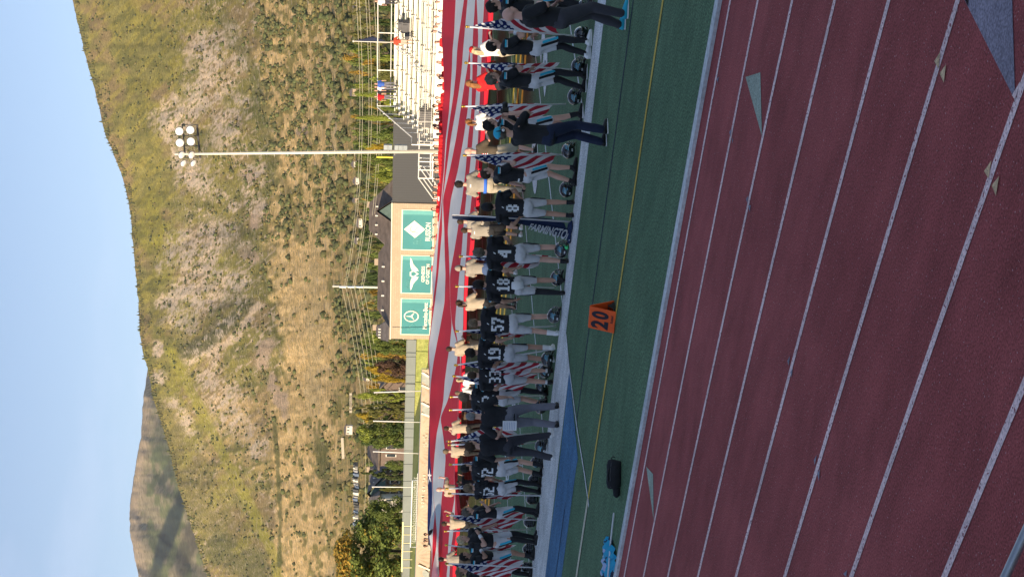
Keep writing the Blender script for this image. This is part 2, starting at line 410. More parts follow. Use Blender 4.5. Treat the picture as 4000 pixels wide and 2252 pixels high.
def blob(X, Y, cx, cy, rx, ry, ang, n, soft=.35):
    a = math.radians(ang); dx = X-cx; dy = Y-cy
    u = dx*math.cos(a)+dy*math.sin(a); v = -dx*math.sin(a)+dy*math.cos(a)
    r = np.sqrt((u/rx)**2+(v/ry)**2)+(n-.5)*1.1
    return 1-sm(1-soft, 1+soft*.3, r)
ROCKS = [(520, 130, 45, 60, 0), (540, 190, 35, 55, 0), (505, 255, 55, 50, 20), (600, 160, 30, 30, 0), (607, 250, 25, 18, 0), (570, 215, 25, 30, 0), (580, 85, 22, 30, 0),
         (480, 430, 60, 45, 30), (510, 470, 50, 25, 30), (640, 430, 30, 26, 20), (630, 470, 25, 22, 20), (440, 300, 50, 60, 10), (560, 320, 40, 60, 20), (455, 620, 40, 55, 20), (500, 660, 55, 60, 30), (585, 520, 18, 18, 0),
         (545, 590, 50, 60, 30), (480, 740, 60, 40, 25), (540, 720, 55, 60, 35), (600, 700, 40, 30, 25), (645, 520, 30, 20, 25), (420, 660, 30, 30, 0), (455, 800, 50, 35, 20), (420, 760, 30, 25, 0),
         (590, 790, 45, 14, -60), (560, 830, 45, 20, -55), (530, 860, 50, 22, -50), (490, 890, 40, 20, -40), (610, 760, 25, 16, -60), (560, 1000, 35, 45, 30), (580, 1040, 40, 60, 35), (620, 1080, 35, 40, 35), (525, 950, 35, 45, 30), (650, 1130, 25, 35, 30), (620, 620, 30, 16, 15), (400, 880, 14, 22, 0), (430, 1010, 25, 18, 0), (470, 1070, 60, 18, 60), (400, 950, 25, 18, 0)]
def hill_colour(X, Y):
    x, y = X/K, Y/K
    n = fbm(y/22, x/22, 4, 3); n2 = fbm(y/9, x/9, 3, 9); nb = fbm(y/60, x/60, 3, 21); ns = fbm((y+1.2*x)/10, (x-.8*y)/38, 4, 40)
    C = mixc(np.ones(X.shape+(3,))*GRN, GRN2, sm(.35, .65, n))
    C = mixc(C, BRN, sm(.48, .68, nb)*.75)
    C = mixc(C, YEL, sm(.50, .62, ns)*.55*(1-sm(560, 700, x)))
    # dry meadows low on the slope
    lim = 8+np.interp(y, [-200, 0, 150, 300, 450, 560, 640, 700, 800, 900, 1000, 1100, 1250, 1450, 1800], [640, 650, 655, 670, 690, 690, 685, 690, 700, 715, 700, 670, 690, 700, 705])
    dry = sm(-26, 22, x-lim+(n-.5)*90)
    C = mixc(C, DRY, dry); C = mixc(C, DRY2, dry*sm(.45, .65, n2))
    # brush carried down into the meadows
    gr = sm(.50, .60, fbm(y/20, x/12, 4, 60)+.10*(sm(560, 100, y)-.5)+.06*sm(880, 790, np.abs(x-835)+780)*0)
    gr = gr*dry*(1-sm(-60, 60, 0*y+(160*sm(560, 640, y+(n-.5)*120)*(1-sm(1000, 1080, y+(n-.5)*120))*(1-sm(815, 850, x+(n-.5)*40))-80)))
    C = mixc(C, GRN2*.9, gr*.85)
    C = mixc(C, GRN2, sm(838, 850, x+(n-.5)*40)*sm(.42, .56, n2)*.6)
    C = mixc(C, (.62, .50, .28), blob(x, y, 838, 260, 10, 260, 0, n)*.8)
    C = mixc(C, (.60, .48, .26), blob(x, y, 790, 850, 22, 260, 0, n)*.5)
    for cx, cy, rx, ry, a in ROCKS:
        k = blob(x, y, cx, cy, rx*1.15, ry*1.15, a, n, .5)*sm(.40, .58, fbm((y+x)/5, (x-y)/11, 3, 77))
        C = mixc(C, ROCK, k*.95)
    rk = sm(.66, .74, fbm((y+x*.8)/7, (x-y*.8)/16, 3, 91))*sm(420, 500, x)*(1-dry)
    C = mixc(C, ROCK*.9, rk*.8)
    def along(pts, w_, nz=.5):
        dm = np.full(X.shape, 1e9)
        for (x0, y0), (x1, y1) in zip(pts, pts[1:]):
            vx, vy = x1-x0, y1-y0; q = np.clip(((x-x0)*vx+(y-y0)*vy)/(vx*vx+vy*vy), 0, 1)
            dm = np.minimum(dm, np.hypot(x-x0-q*vx, y-y0-q*vy))
        return 1-sm(.55, 1.15, dm/w_+(n2-.5)*nz+(n-.5)*nz)
    C = mixc(C, DRY*.86, blob(x, y, 620, 1090, 120, 170, 28, n, .6)*.65*sm(.38, .60, fbm((y+x)/14, (x-y)/30, 4, 79)))
    C = mixc(C, (.21, .185, .085), along([(400, 1050), (470, 1200), (560, 1330), (640, 1480)], 60)*.55)
    C = mixc(C, (.135, .150, .062), along([(560, 1380), (640, 1420), (660, 1500)], 46)*.7)
    C = mixc(C, (.105, .115, .055), along([(625, 765), (580, 815), (520, 862), (470, 880)], 22)*.85)
    C = mixc(C, ROCK, along([(650, 768), (605, 830), (545, 885)], 13, 1.4)*.8)
    C = mixc(C, (.34, .33, .070), along([(425, 880), (470, 965), (520, 1060), (580, 1180), (640, 1290), (692, 1400), (700, 1480)], 15)*.75)
    C = mixc(C, (.13, .15, .06), along([(690, 1050), (700, 1180), (705, 1300), (702, 1420)], 6, 1.0)*.8)
    C = mixc(C, (.15, .16, .07), blob(x, y, 815, 1170, 22, 90, -6, n)*.85)
    C = mixc(C, (.17, .18, .075), along([(560, 40), (640, 200), (690, 420), (760, 600)], 20, 1.2)*.6)
    # pale scree fans
    for cx, cy, rx, ry, a in ((630, 440, 30, 18, 10), (760, 330, 20, 14, 0), (625, 640, 35, 20, 30), (665, 885, 25, 45, 20), (640, 560, 16, 30, 0), (700, 1000, 22, 60, -20)):
        C = mixc(C, (.50, .39, .29), blob(x, y, cx, cy, rx, ry, a, n)*.9)
    # bright green-yellow gullies
    for cx, cy, rx, ry, a in ((440, 960, 22, 70, 20), (490, 1100, 24, 90, 22), (560, 1230, 22, 90, 30), (625, 1340, 22, 80, 30), (420, 640, 45, 90, 10), (380, 560, 40, 70, 0), (470, 790, 30, 40, 0), (540, 690, 14, 90, 30), (530, 420, 30, 25, 0)):
        C = mixc(C, (.30, .285, .060), blob(x, y, cx, cy, rx, ry, a, n)*.55*(.4+.8*sm(.4, .6, n2)))
    for cx, cy, rx, ry, a in ((560, 800, 90, 32, -48), (500, 350, 60, 30, 0), (600, 600, 60, 50, 20)):
        C = mixc(C, (.095, .110, .050), blob(x, y, cx, cy, rx, ry, a, n)*.5)
    C = C*np.array([1.20, 1.15, 1.08])*(.82+.36*n2)[..., None]
    sh = dry*.55+.15+gr*.5
    rm = np.zeros(X.shape)
    for cx, cy, rx, ry, a in ROCKS: rm = np.maximum(rm, blob(x, y, cx, cy, rx*1.15, ry*1.15, a, n, .5))
    rm = rm*sm(.30, .62, fbm((y+x)/13, (x-y)/26, 4, 78))*1.1; rm = np.maximum(rm, .40*sm(400, 470, x)*(1-dry)); rm = np.maximum(rm, .25*dry)
    hill_colour.dens = sh
    return np.concatenate([C, rm[..., None]], -1)
def far_colour(X, Y):
    x, y = X/K, Y/K; n = fbm(y/30, x/18, 4, 5); n2 = fbm(y/8, x/6, 3, 8)
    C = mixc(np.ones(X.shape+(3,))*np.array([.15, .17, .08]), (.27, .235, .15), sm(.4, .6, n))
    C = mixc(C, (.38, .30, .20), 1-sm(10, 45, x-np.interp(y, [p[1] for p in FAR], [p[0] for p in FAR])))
    C = mixc(C, (.030, .050, .050), blob(x, y, 425, 1338, 22, 120, 19, n*.4+.3)*.95)  # shade of the valleys and flank painted into the tint as dark bands
    C = mixc(C, (.09, .085, .065), blob(x, y, 478, 1360, 26, 130, 19, n*.5+.25)*.8)
    C = mixc(C, (.065, .090, .062), blob(x, y, 420, 1190, 14, 60, 30, n)*.85)
    C = mixc(C, (.085, .115, .065), blob(x, y, 415, 1080, 30, 110, 10, n)*.5)
    C = C*(.8+.4*n2)[..., None]
    return np.concatenate([C, (n*0)[..., None]], -1)
def hill_mat(name, s1, s2, amt):
    m, t, b = new_mat(name); N, L = t.nodes, t.links
    b.inputs['Roughness'].default_value = 1; b.inputs['Specular IOR Level'].default_value = 0
    a = N.new('ShaderNodeAttribute'); a.attribute_name = 'tint'
    tc = N.new('ShaderNodeTexCoord')
    n1 = N.new('ShaderNodeTexNoise'); n1.inputs['Scale'].default_value = s1; n1.inputs['Detail'].default_value = 6; n1.inputs['Roughness'].default_value = .7
    n2 = N.new('ShaderNodeTexVoronoi'); n2.inputs['Scale'].default_value = s2
    L.new(tc.outputs['Object'], n1.inputs['Vector']); L.new(tc.outputs['Object'], n2.inputs['Vector'])
    r = N.new('ShaderNodeMapRange'); r.inputs[1].default_value = .3; r.inputs[2].default_value = .7; r.inputs[3].default_value = 1-amt; r.inputs[4].default_value = 1+amt
    L.new(n1.outputs['Fac'], r.inputs[0])
    mu = N.new('ShaderNodeMix'); mu.data_type = 'RGBA'; mu.blend_type = 'MULTIPLY'; mu.inputs[0].default_value = 1
    L.new(a.outputs['Color'], mu.inputs[6]); L.new(r.outputs[0], mu.inputs[7])
    # small dark scrub
    r2 = N.new('ShaderNodeMapRange'); r2.inputs[1].default_value = .18; r2.inputs[2].default_value = .30; r2.inputs[3].default_value = .7; r2.inputs[4].default_value = 0
    L.new(n2.outputs['Distance'], r2.inputs[0])
    m2 = N.new('ShaderNodeMix'); m2.data_type = 'RGBA'; m2.inputs[7].default_value = (.075, .085, .036, 1)
    L.new(r2.outputs[0], m2.inputs[0]); L.new(mu.outputs[2], m2.inputs[6]); L.new(m2.outputs[2], b.inputs['Base Color'])
    # broken pale rock where the attribute says so
    n3 = N.new('ShaderNodeTexNoise'); n3.inputs['Scale'].default_value = s1*1.6; n3.inputs['Detail'].default_value = 9; n3.inputs['Roughness'].default_value = .78
    mp3 = N.new('ShaderNodeMapping'); mp3.inputs['Scale'].default_value = (1, .45, 1.7); L.new(tc.outputs['Object'], mp3.inputs[0]); L.new(mp3.outputs[0], n3.inputs['Vector'])
    ad = N.new('ShaderNodeMath'); ad.operation = 'MULTIPLY_ADD'; ad.inputs[1].default_value = .135; L.new(a.outputs['Alpha'], ad.inputs[0]); L.new(n3.outputs['Fac'], ad.inputs[2])
    r4 = N.new('ShaderNodeMapRange'); r4.inputs[1].default_value = .60; r4.inputs[2].default_value = .68; L.new(ad.outputs[0], r4.inputs[0])
    m4 = N.new('ShaderNodeMix'); m4.data_type = 'RGBA'; m4.inputs[7].default_value = (.68, .57, .44, 1)
    L.new(r4.outputs[0], m4.inputs[0]); L.new(m2.outputs[2], m4.inputs[6])
    if s1 > .05: L.new(m4.outputs[2], b.inputs['Base Color'])
    bp = N.new('ShaderNodeBump'); bp.inputs['Strength'].default_value = 1; bp.inputs['Distance'].default_value = 7
    L.new(n3.outputs['Fac'], bp.inputs['Height']); L.new(bp.outputs[0], b.inputs['Normal'])
    return m
AMPS = [(.030, 900, 420, .5), (.011, 260, 110, .7), (.0042, 90, 42, .5), (.0018, 30, 16, 0)]
hl, HP, HX, HY, HD, HC = hill('hillside', RIDGE, -420, 2650, 262, 2700, 1640, 620, 330, 1.15, AMPS, hill_mat('hill_cover', .10, .16, .35), hill_colour, 11)
FAMPS = [(.085, 420, 300, -.9), (.030, 160, 120, -.6), (.005, 60, 40, 0)]
DENS = hill_colour.dens
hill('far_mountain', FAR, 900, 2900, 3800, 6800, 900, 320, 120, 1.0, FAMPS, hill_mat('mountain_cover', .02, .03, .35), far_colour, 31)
# brush and low trees over the slopes: uncountable, one object
def lump(seed, conifer=False):
    r = random.Random(seed); b = MB(); b.ball((0, 0, .35), (.5, .5, .5), 6, 4)
    V = np.array(b.v)
    for i in range(len(V)):
        V[i] *= r.uniform(.75, 1.25)
        if conifer: V[i][2] = V[i][2]*1.9+.3; V[i][:2] *= max(.1, 1.1-V[i][2]*.55)
    F = []
    for f in b.f: F += [(f[0], f[i], f[i+1]) for i in range(1, len(f)-1)]
    return V, np.array(F)
rng = np.random.default_rng(5)
NB = 17000
tt = rng.random(NB*6)**.85; iy = rng.integers(1, HX.shape[1]-1, NB*6); it = np.clip((tt*(HX.shape[0]-2)).astype(int), 8, HX.shape[0]-2)
dens = DENS[it, iy]
lumc = HC.reshape(-1, HX.shape[1], 4)[:, :, :3].mean(-1)[it, iy]
hy_, hx_ = HY[it, iy]/K, HX[it, iy]/K
clu = fbm(hy_/24, hx_/13, 4, 55); wav = (fbm(hy_/40, hx_/30, 3, 66)-.5)*90
meadow = sm(560, 640, hy_+wav)*sm(665, 705, hx_+wav*.5)*(1-sm(835, 868, hx_+wav*.3))
meadow = np.maximum(meadow, .8*sm(900, 1000, hy_)*sm(690, 720, hx_+wav*.4))
keep = rng.random(len(it)) < np.clip(.03+dens*.70, 0, 1)*(1-.90*meadow)*(sm(.50, .62, clu)*1.05+.035)
keep |= (it > HX.shape[0]-9) & (rng.random(len(it)) < .5)
sel = np.nonzero(keep)[0][:NB]
ridge_extra = []
Vs = []; Fs = []; MI = []; off = 0
lumps = [lump(i) for i in range(6)]+[lump(i, True) for i in range(6, 9)]
for q, s in enumerate(sel):
    a, c = it[s], iy[s]; p = HP[a, c]+(HP[a+1, c]-HP[a, c])*rng.random()+(HP[a, c+1]-HP[a, c])*rng.random()
    D = HD[a, c]; ridge = a > HX.shape[0]-14
    V, F = lumps[rng.integers(0, 6)] if not ridge else lumps[6+rng.integers(0, 3)]
    sc = rng.uniform(1.0, 2.7)*(1+.8*rng.random()**4)*(1.0 if D < 1200 else 1.35)
    if D < 620: sc *= 1.1
    th = rng.random()*6.28; cs, sn = math.cos(th), math.sin(th)
    W = V*sc*np.array([1.15, 1.15, .9]); W = np.stack([W[:, 0]*cs-W[:, 1]*sn, W[:, 0]*sn+W[:, 1]*cs, W[:, 2]], -1)+p
    Vs.append(W); Fs.append(F+off); off += len(V); MI.append(np.full(len(F), rng.integers(0, 4)))
bm_ = [mat('brush_%s' % n, c, rough=1, vary=.35, scale=.6, spec=0) for n, c in (('olive', (.105, .108, .052)), ('dark', (.070, .080, .042)), ('gold', (.150, .135, .060)), ('green', (.095, .112, .050)))]
o = bpy.data.objects.new('hillside_brush', np_mesh('hillside_brush', np.concatenate(Vs), np.concatenate(Fs), bm_, False, np.concatenate(MI)))
link(o); tag(o, 'green brush and scattered low trees dotting the dry hillside', 'brush', kind='stuff')
def hill_point(x, y, D=None):
    """nearest grid point of the hillside to photo pixel (x, y)"""
    c = int(np.clip(round((y-HY[0, 0])/(HY[0, 1]-HY[0, 0])), 0, HX.shape[1]-1)); a = int(np.argmin(np.abs(HX[:, c]-x)))
    return Vector(HP[a, c]), HD[a, c]

# ------------------------------------------------------------------ air
hb_ = MB(); hb_.box((-1500, 4200, 999), (13000, 9800, 2002))
hz, ht_, hbs = new_mat('air'); ht_.nodes.remove(hbs); hv = ht_.nodes.new('ShaderNodeVolumePrincipled'); hv.inputs['Color'].default_value = (.92, .93, 1.0, 1); hv.inputs['Density'].default_value = 2.6e-5; hv.inputs['Anisotropy'].default_value = .25
ho = [n for n in ht_.nodes if n.type == 'OUTPUT_MATERIAL'][0]; ht_.links.new(hv.outputs[0], ho.inputs['Volume'])
hzo = hb_.build('haze', hz); hzo['kind'] = 'stuff'

# ------------------------------------------------------------------ home grandstand (behind the camera; it casts the shade over the near field)
alu = mat('aluminium', (.60, .60, .58), rough=.45, vary=.06, scale=2, metal=.3)
steel = mat('galvanised_steel', (.42, .44, .46), rough=.4, vary=.1, scale=8, metal=.7)
charcoal = mat('charcoal_panel', (.075, .075, .080), rough=.7, vary=.1, scale=1.5)
hg = empty('home_grandstand', (-30, 1.0, 0), 0, 'grey home grandstand with a press box along its top, behind the viewer', 'grandstand')
gx = -30
for i in range(22):
    b = MB(); y = -.9*i; z = 1.45+.32*i
    b.box((0, y-.45, z-.05), (190, .9, .1)); b.box((0, y-.9+.03, z+.2), (190, .04, .28)); b.build('foot_board', alu, hg)
    b = MB(); b.box((0, y-.65, z+.43), (190, .28, .05)); b.build('seat_board', alu, hg)
b = MB(); b.box((0, -20.2, 4.6), (190, .3, 9.15)); b.build('back_wall', charcoal, hg)
b = MB(); b.box((0, -20.9, 8.75), (170, 3.4, .75)); b.build('press_box', mat('press_box_panel', (.5, .5, .48), rough=.6), hg)
b = MB(); b.box((0, .02, .7), (190, .06, 1.35)); b.build('front_wall', conc, hg)
p = PD(3962, 2174, 6.3)
b = MB(); b.tube([(-60, p.y, p.z), (20, p.y, p.z)], .021, 12)
for i in range(26):
    b.tube([(-60+3.2*i-.9, p.y, -.02), (-60+3.2*i-.9, p.y, p.z)], .02, 8)
fr = b.build('track_side_rail', steel, None, True); tag(fr, 'galvanised tube rail at the very front of the red track', 'railing')

# ------------------------------------------------------------------ far side: sign wall and dark wall
YW = 106.0
def WP(x, y, dy=0.0):
    p = PY(x, y, YW-dy); return p
def text_fit(name, body, x, ya, yb, hpx, m, parent, dy, thick=.02, **kw):
    """flat lettering on the sign wall centred on photo row x, spanning photo columns ya..yb"""
    me = text_mesh(name, body, 1.0, m, extrude=.01, **kw)
    co = np.array([v.co[:] for v in me.vertices]); mn, mx = co.min(0), co.max(0)
    a, c = WP(x, max(ya, yb), dy), WP(x, min(ya, yb), dy)
    hh = abs(WP(x-hpx/2, (ya+yb)/2, dy).z-WP(x+hpx/2, (ya+yb)/2, dy).z)
    sx = (c.x-a.x)/(mx[0]-mn[0]); sz = hh/(mx[1]-mn[1])
    out = np.stack([a.x+(co[:, 0]-mn[0])*sx, np.full(len(co), a.y)-co[:, 2], (a.z+c.z)/2+(co[:, 1]-(mn[1]+mx[1])/2)*sz], -1)
    me.vertices.foreach_set('co', out.astype(np.float32).ravel()); me.update()
    o = bpy.data.objects.new(name, me); link(o, parent); return o
blockm, t_, b_ = new_mat('tan_block'); N, L = t_.nodes, t_.links
tc = N.new('ShaderNodeTexCoord'); mp = N.new('ShaderNodeMapping'); mp.inputs['Rotation'].default_value = (math.radians(90), 0, 0)
br = N.new('ShaderNodeTexBrick'); br.inputs['Scale'].default_value = 1; br.inputs['Brick Width'].default_value = .4; br.inputs['Row Height'].default_value = .2
br.inputs['Mortar Size'].default_value = .012
br.inputs['Color1'].default_value = (.42, .33, .235, 1); br.inputs['Color2'].default_value = (.37, .29, .205, 1); br.inputs['Mortar'].default_value = (.30, .235, .17, 1)
L.new(tc.outputs['Object'], mp.inputs[0]); L.new(mp.outputs[0], br.inputs['Vector']); L.new(br.outputs['Color'], b_.inputs['Base Color'])
b_.inputs['Roughness'].default_value = .95
XL, XR, ZT = WP(1530, 1322).x, WP(1530, 793).x, WP(1530, 1000).z
sw = empty('sign_wall', ((XL+XR)/2, YW, 0), 0, 'tan block wall carrying three teal sponsor signs beyond the giant flag', 'wall')
inv = Matrix.Translation((-(XL+XR)/2, -YW, 0))
def onwall(o):                      # built in world coordinates; keep them under the wall's empty
    o.data.transform(inv); return o
b = MB(); b.box(((XL+XR)/2, YW+.15, ZT/2), (XR-XL, .3, ZT)); onwall(b.build('block_face', blockm, sw))
creamt = mat('cream_trim', (.74, .68, .54), rough=.6, vary=.04)
b = MB(); b.box(((XL+XR)/2, YW+.14, ZT+.04), (XR-XL+.1, .42, .09)); onwall(b.build('coping', creamt, sw))
teal = mat('teal_vinyl', (.055, .225, .235), rough=.5, vary=.07, scale=.4)
teal2 = mat('pale_teal_print', (.115, .34, .33), rough=.5, vary=.05)
teal3 = mat('teal_watermark', (.09, .28, .28), rough=.5, vary=.05)
wht = mat('white_print', (.82, .78, .66), rough=.5, vary=.03)
inkm = mat('dark_print', (.16, .12, .08), rough=.6, vary=.05)
def flat(name, pts, m, parent, dy, close=True):
    P = [WP(x, y, dy) for x, y in pts]; b = MB(); n = len(P)
    b.add(P+[q+Vector((0, .012, 0)) for q in P], [tuple(range(n)), tuple(range(2*n-1, n-1, -1))]+[(i, i+n, (i+1) % n+n, (i+1) % n) for i in range(n)])
    o = b.build(name, m, parent)
    return o
def sline(name, pts, wpx, m, parent, dy, closed=False):
    P = [WP(x, y, dy) for x, y in pts]; b = MB(); wd = wpx*128/CF
    seg = list(zip(P, P[1:]+P[:1])) if closed else list(zip(P, P[1:]))
    for a, c in seg:
        e = (c-a).normalized()*wd*.35; b.beam(a-e, c+e, .012, wd) if abs((c-a).normalized().z) < .5 else b.beam(a-e, c+e, wd, .012)
    return b.build(name, m, parent)
for (xa, ya, yb, lab) in ((1568, 815, 974, 'teal mortuary sign with a white diamond and letter R'), (1566, 993, 1143, 'teal sign with winged badge in the middle of the wall'), (1564, 1161, 1304, 'teal sign with three-pointed star in a ring')):
    a, c = WP(xa, yb), WP(xa, ya); zb = .35; zt = (a.z+c.z)/2
    s = b = MB(); b.box(((a.x+c.x)/2, YW-.045, (zt+zb)/2), (c.x-a.x, .08, zt-zb)); fo = onwall(b.build('sign', creamt, sw)); fo['label'] = lab
    b = MB(); b.box(((a.x+c.x)/2, YW-.095, (zt+zb)/2), (c.x-a.x-.22, .02, zt-zb-.22)); onwall(b.build('face', teal, fo))
    b = MB(); b.box((c.x-.33, YW-.108, (zt+zb)/2), (.20+.28, .006, zt-zb-.26)); onwall(b.build('band', teal2, fo))
    b = MB(); b.box((c.x-.62, YW-.112, (zt+zb)/2), (.04, .006, zt-zb-.26)); onwall(b.build('band', teal3, fo))
    if xa == 1568:
        onwall(text_fit('lettering', 'FHS', 1600+30, 915+40, 928, 34, teal3, fo, .115, shear=.3, bold=.02))
        onwall(flat('diamond', [(1578, 895), (1619, 862), (1661, 896), (1621, 929)], wht, fo, .13))
        onwall(sline('letter_mark', [(1604, 903), (1622, 906), (1634, 912)], 1.6, inkm, fo, .15)); onwall(sline('letter_mark', [(1612, 883), (1604, 888), (1603, 900), (1612, 906), (1622, 898), (1628, 890), (1636, 886)], 1.6, inkm, fo, .15))
        onwall(text_fit('lettering', 'RUSSON', 1672, 869, 940, 20, wht, fo, .13, bold=.015))
        onwall(text_fit('lettering', 'MORTUARY & CREMATORY', 1691, 852, 940, 9, wht, fo, .13))
    elif xa == 1566:
        onwall(text_fit('lettering', 'PHOENIX', 1600, 1085, 1128, 26, teal3, fo, .115, shear=.3))
        wing = [(1603, 1006), (1608, 1012), (1614, 1030), (1622, 1040), (1631, 1050), (1635, 1058), (1620, 1060), (1612, 1058), (1606, 1050), (1602, 1030)]
        onwall(flat('wing', wing, wht, fo, .13)); onwall(flat('wing', [(x, 2*1069-y+1) for x, y in wing][::-1], wht, fo, .13))
        for q in (0, 1):
            for k in range(3):
                y1, y2 = 1058, 1022+8*k
                pp = [(1612+5*k, 1056), (1607+6*k, y2)]
                onwall(sline('feather_gap', [(x, (2*1069-y+1) if q else y) for x, y in pp], 1.0, teal, fo, .148))
        onwall(flat('shield', [(1601, 1062), (1601, 1077), (1614, 1084), (1636, 1069), (1614, 1055)], wht, fo, .15))
        onwall(flat('shield_core', [(1606, 1064), (1606, 1075), (1615, 1079), (1628, 1069), (1615, 1060)], teal, fo, .17))
        onwall(text_fit('lettering', 'GENESIS', 1652.6, 1039, 1101, 13, wht, fo, .13, bold=.02))
        onwall(text_fit('lettering', 'OF OGDEN', 1670.7, 1031, 1109, 13, wht, fo, .13, bold=.02))
    else:
        for pts in ([(1572, 1225), (1590, 1210), (1584, 1222), (1606, 1204), (1601, 1216), (1622, 1201)], [(1586, 1282), (1604, 1268), (1598, 1280), (1612, 1262), (1626, 1276), (1618, 1284), (1634, 1280)], [(1600, 1272), (1592, 1286), (1612, 1290), (1624, 1292)]):
            onwall(sline('watermark', pts, 1.3, teal2, fo, .118))
        b = MB(); cc = WP(1607, 1234, .14); R0 = 30*128/CF; pts = [cc+Vector((R0*math.sin(2*math.pi*i/32), 0, R0*math.cos(2*math.pi*i/32))) for i in range(33)]
        b.tube(pts, .065, 8, cap=False, side=(0, 1, 0)); onwall(b.build('ring', wht, fo, True))
        b = MB()
        for k in range(3):
            an = 2*math.pi*k/3; d1 = Vector((math.sin(an), 0, math.cos(an))); e1 = Vector((math.cos(an), 0, -math.sin(an)))
            b.add([cc+e1*.10+Vector((0, -.02, 0)), cc-e1*.10+Vector((0, -.02, 0)), cc+d1*R0*.97+Vector((0, -.02, 0)), cc+Vector((0, -.08, 0))], [(0, 2, 3), (3, 2, 1), (0, 1, 2)])
        onwall(b.build('star', wht, fo))
        onwall(text_fit('lettering', 'Mercedes-Benz', 1661, 1182, 1284, 17, wht, fo, .13, bold=.015))
        onwall(text_fit('lettering', 'of Farmington', 1680, 1190, 1268, 13, wht, fo, .13, bold=.01))
XD = WP(1530, 470).x
dk, t_, b_ = new_mat('dark_corrugated'); N, L = t_.nodes, t_.links
b_.inputs['Base Color'].default_value = (.040, .042, .046, 1); b_.inputs['Roughness'].default_value = .6
tc = N.new('ShaderNodeTexCoord'); wv = N.new('ShaderNodeTexWave'); wv.inputs['Scale'].default_value = 1.1; wv.inputs['Distortion'].default_value = .3; wv.bands_direction = 'X'
L.new(tc.outputs['Object'], wv.inputs[0]); mr = N.new('ShaderNodeMapRange'); mr.inputs[3].default_value = .93; mr.inputs[4].default_value = 1.07
mm = N.new('ShaderNodeMix'); mm.data_type = 'RGBA'; mm.blend_type = 'MULTIPLY'; mm.inputs[0].default_value = 1; mm.inputs[6].default_value = (.040, .042, .046, 1)
L.new(wv.outputs['Fac'], mr.inputs[0]); L.new(mr.outputs[0], mm.inputs[7]); L.new(mm.outputs[2], b_.inputs['Base Color'])
b = MB(); b.box(((XR+XD)/2+.02, YW+.3, ZT/2), (XD-XR, .3, ZT+.02)); dw = b.build('dark_wall', dk); tag(dw, 'charcoal metal wall between the sign wall and the far bleachers', 'wall')

# ------------------------------------------------------------------ far bleachers
YF = 90.0
pf = PY(1690, 566, YF); XE, ZF = pf.x, pf.z
d = ray(1547, 428); tX = XE/d.x; pb = EYE+d*tX; YB, ZB = pb.y, pb.z
print('bleacher', XE, ZF, YB, ZB)
NR = 8; dY = (YB-YF)/NR; dZ = (ZB-ZF)/NR; XM = (XE+(-5))/2; LX = -5-XE
bl = empty('far_bleachers', (XM, YF, 0), 0, 'cream aluminium bleachers with stepped rows across the field', 'bleachers')
def onb(o): o.data.transform(Matrix.Translation((-XM, -YF, 0))); return o
cream = mat('sunny_aluminium', (.80, .76, .66), rough=.5, vary=.05, scale=.6)
dim = mat('riser_aluminium', (.55, .53, .46), rough=.5, vary=.08)
for i in range(NR+1):
    y, z = YF+dY*i, ZF+dZ*i
    xe = XE
    b = MB(); b.box(((xe-5)/2, y+dY*.3, z-.03), (LX, dY*.62, .05)); onb(b.build('foot_board', cream, bl))
    b = MB(); b.box(((xe-5)/2, y+dY-.02, z+dZ*.3), (LX, .03, dZ*.62)); onb(b.build('riser', cream, bl))
    if i < NR:
        b = MB(); b.box(((xe-5)/2, y+dY*.75, z+dZ+.10), (LX, .26, .05)); onb(b.build('seat_board', cream, bl))
        b = MB()
        for k in range(28): b.box((xe+.4+1.83*k, y+dY*.78, z+dZ*.55), (.05, .2, dZ+.1))
        onb(tag(b.build('seat_bracket', dim, bl), kind='stuff'))
b = MB(); b.box(((XE-5)/2, YF-.05, ZF/2), (LX, .06, ZF)); onb(b.build('fascia', cream, bl))
b = MB(); b.box((XE+.1, (YF+YB)/2, ZF/2-.1), (.08, YB-YF, ZF-.2)); onb(b.build('end_panel', charcoal, bl))
railm = mat('white_rail', (.74, .72, .66), rough=.4, vary=.05, metal=.2)
b = MB(); zr = ZF+1.15
for k in range(22): b.tube([(XE+.05+2.05*k, YF, ZF-.4), (XE+.05+2.05*k, YF, zr)], .028, 6)
for zz in (zr, ZF+.65, ZF+.15): b.tube([(XE, YF, zz), (-5, YF, zz)], .022, 6)
onb(b.build('front_rail', railm, bl))
b = MB()
for k in range(240): b.box((XE+.1+.19*k, YF, ZF+.62), (.012, .012, 1.05))
onb(tag(b.build('rail_mesh', dim, bl), kind='stuff'))
# tall rail behind the top row, and the sloping rail down the end
zt = (EYE+ray(1474, 428)*tX).z
b = MB()
b.tube([(XE, YB+.4, zt), (-5, YB+.4, zt)], .04, 8); b.tube([(XE, YB+.4, ZB+.45), (-5, YB+.4, ZB+.45)], .035, 8)
for k in range(14): b.tube([(XE+.02+3.3*k, YB+.4, ZB-1), (XE+.02+3.3*k, YB+.4, zt)], .04, 8)
onb(b.build('back_rail', railm, bl))
b = MB(); b.tube([(XE-.03, YB+.3, zt), (XE-.03, YF+1.0, ZF+1.6), (XE-.03, YF, ZF+1.6), (XE-.03, YF, 0)], .045, 8)
for k in range(1, 6):
    f = k/6; b.tube([(XE-.03, YB+(YF+1-YB)*f, zt+(ZF+1.6-zt)*f), (XE-.03, YB+(YF+1-YB)*f, 0)], .03, 8)
onb(b.build('end_rail', railm, bl))
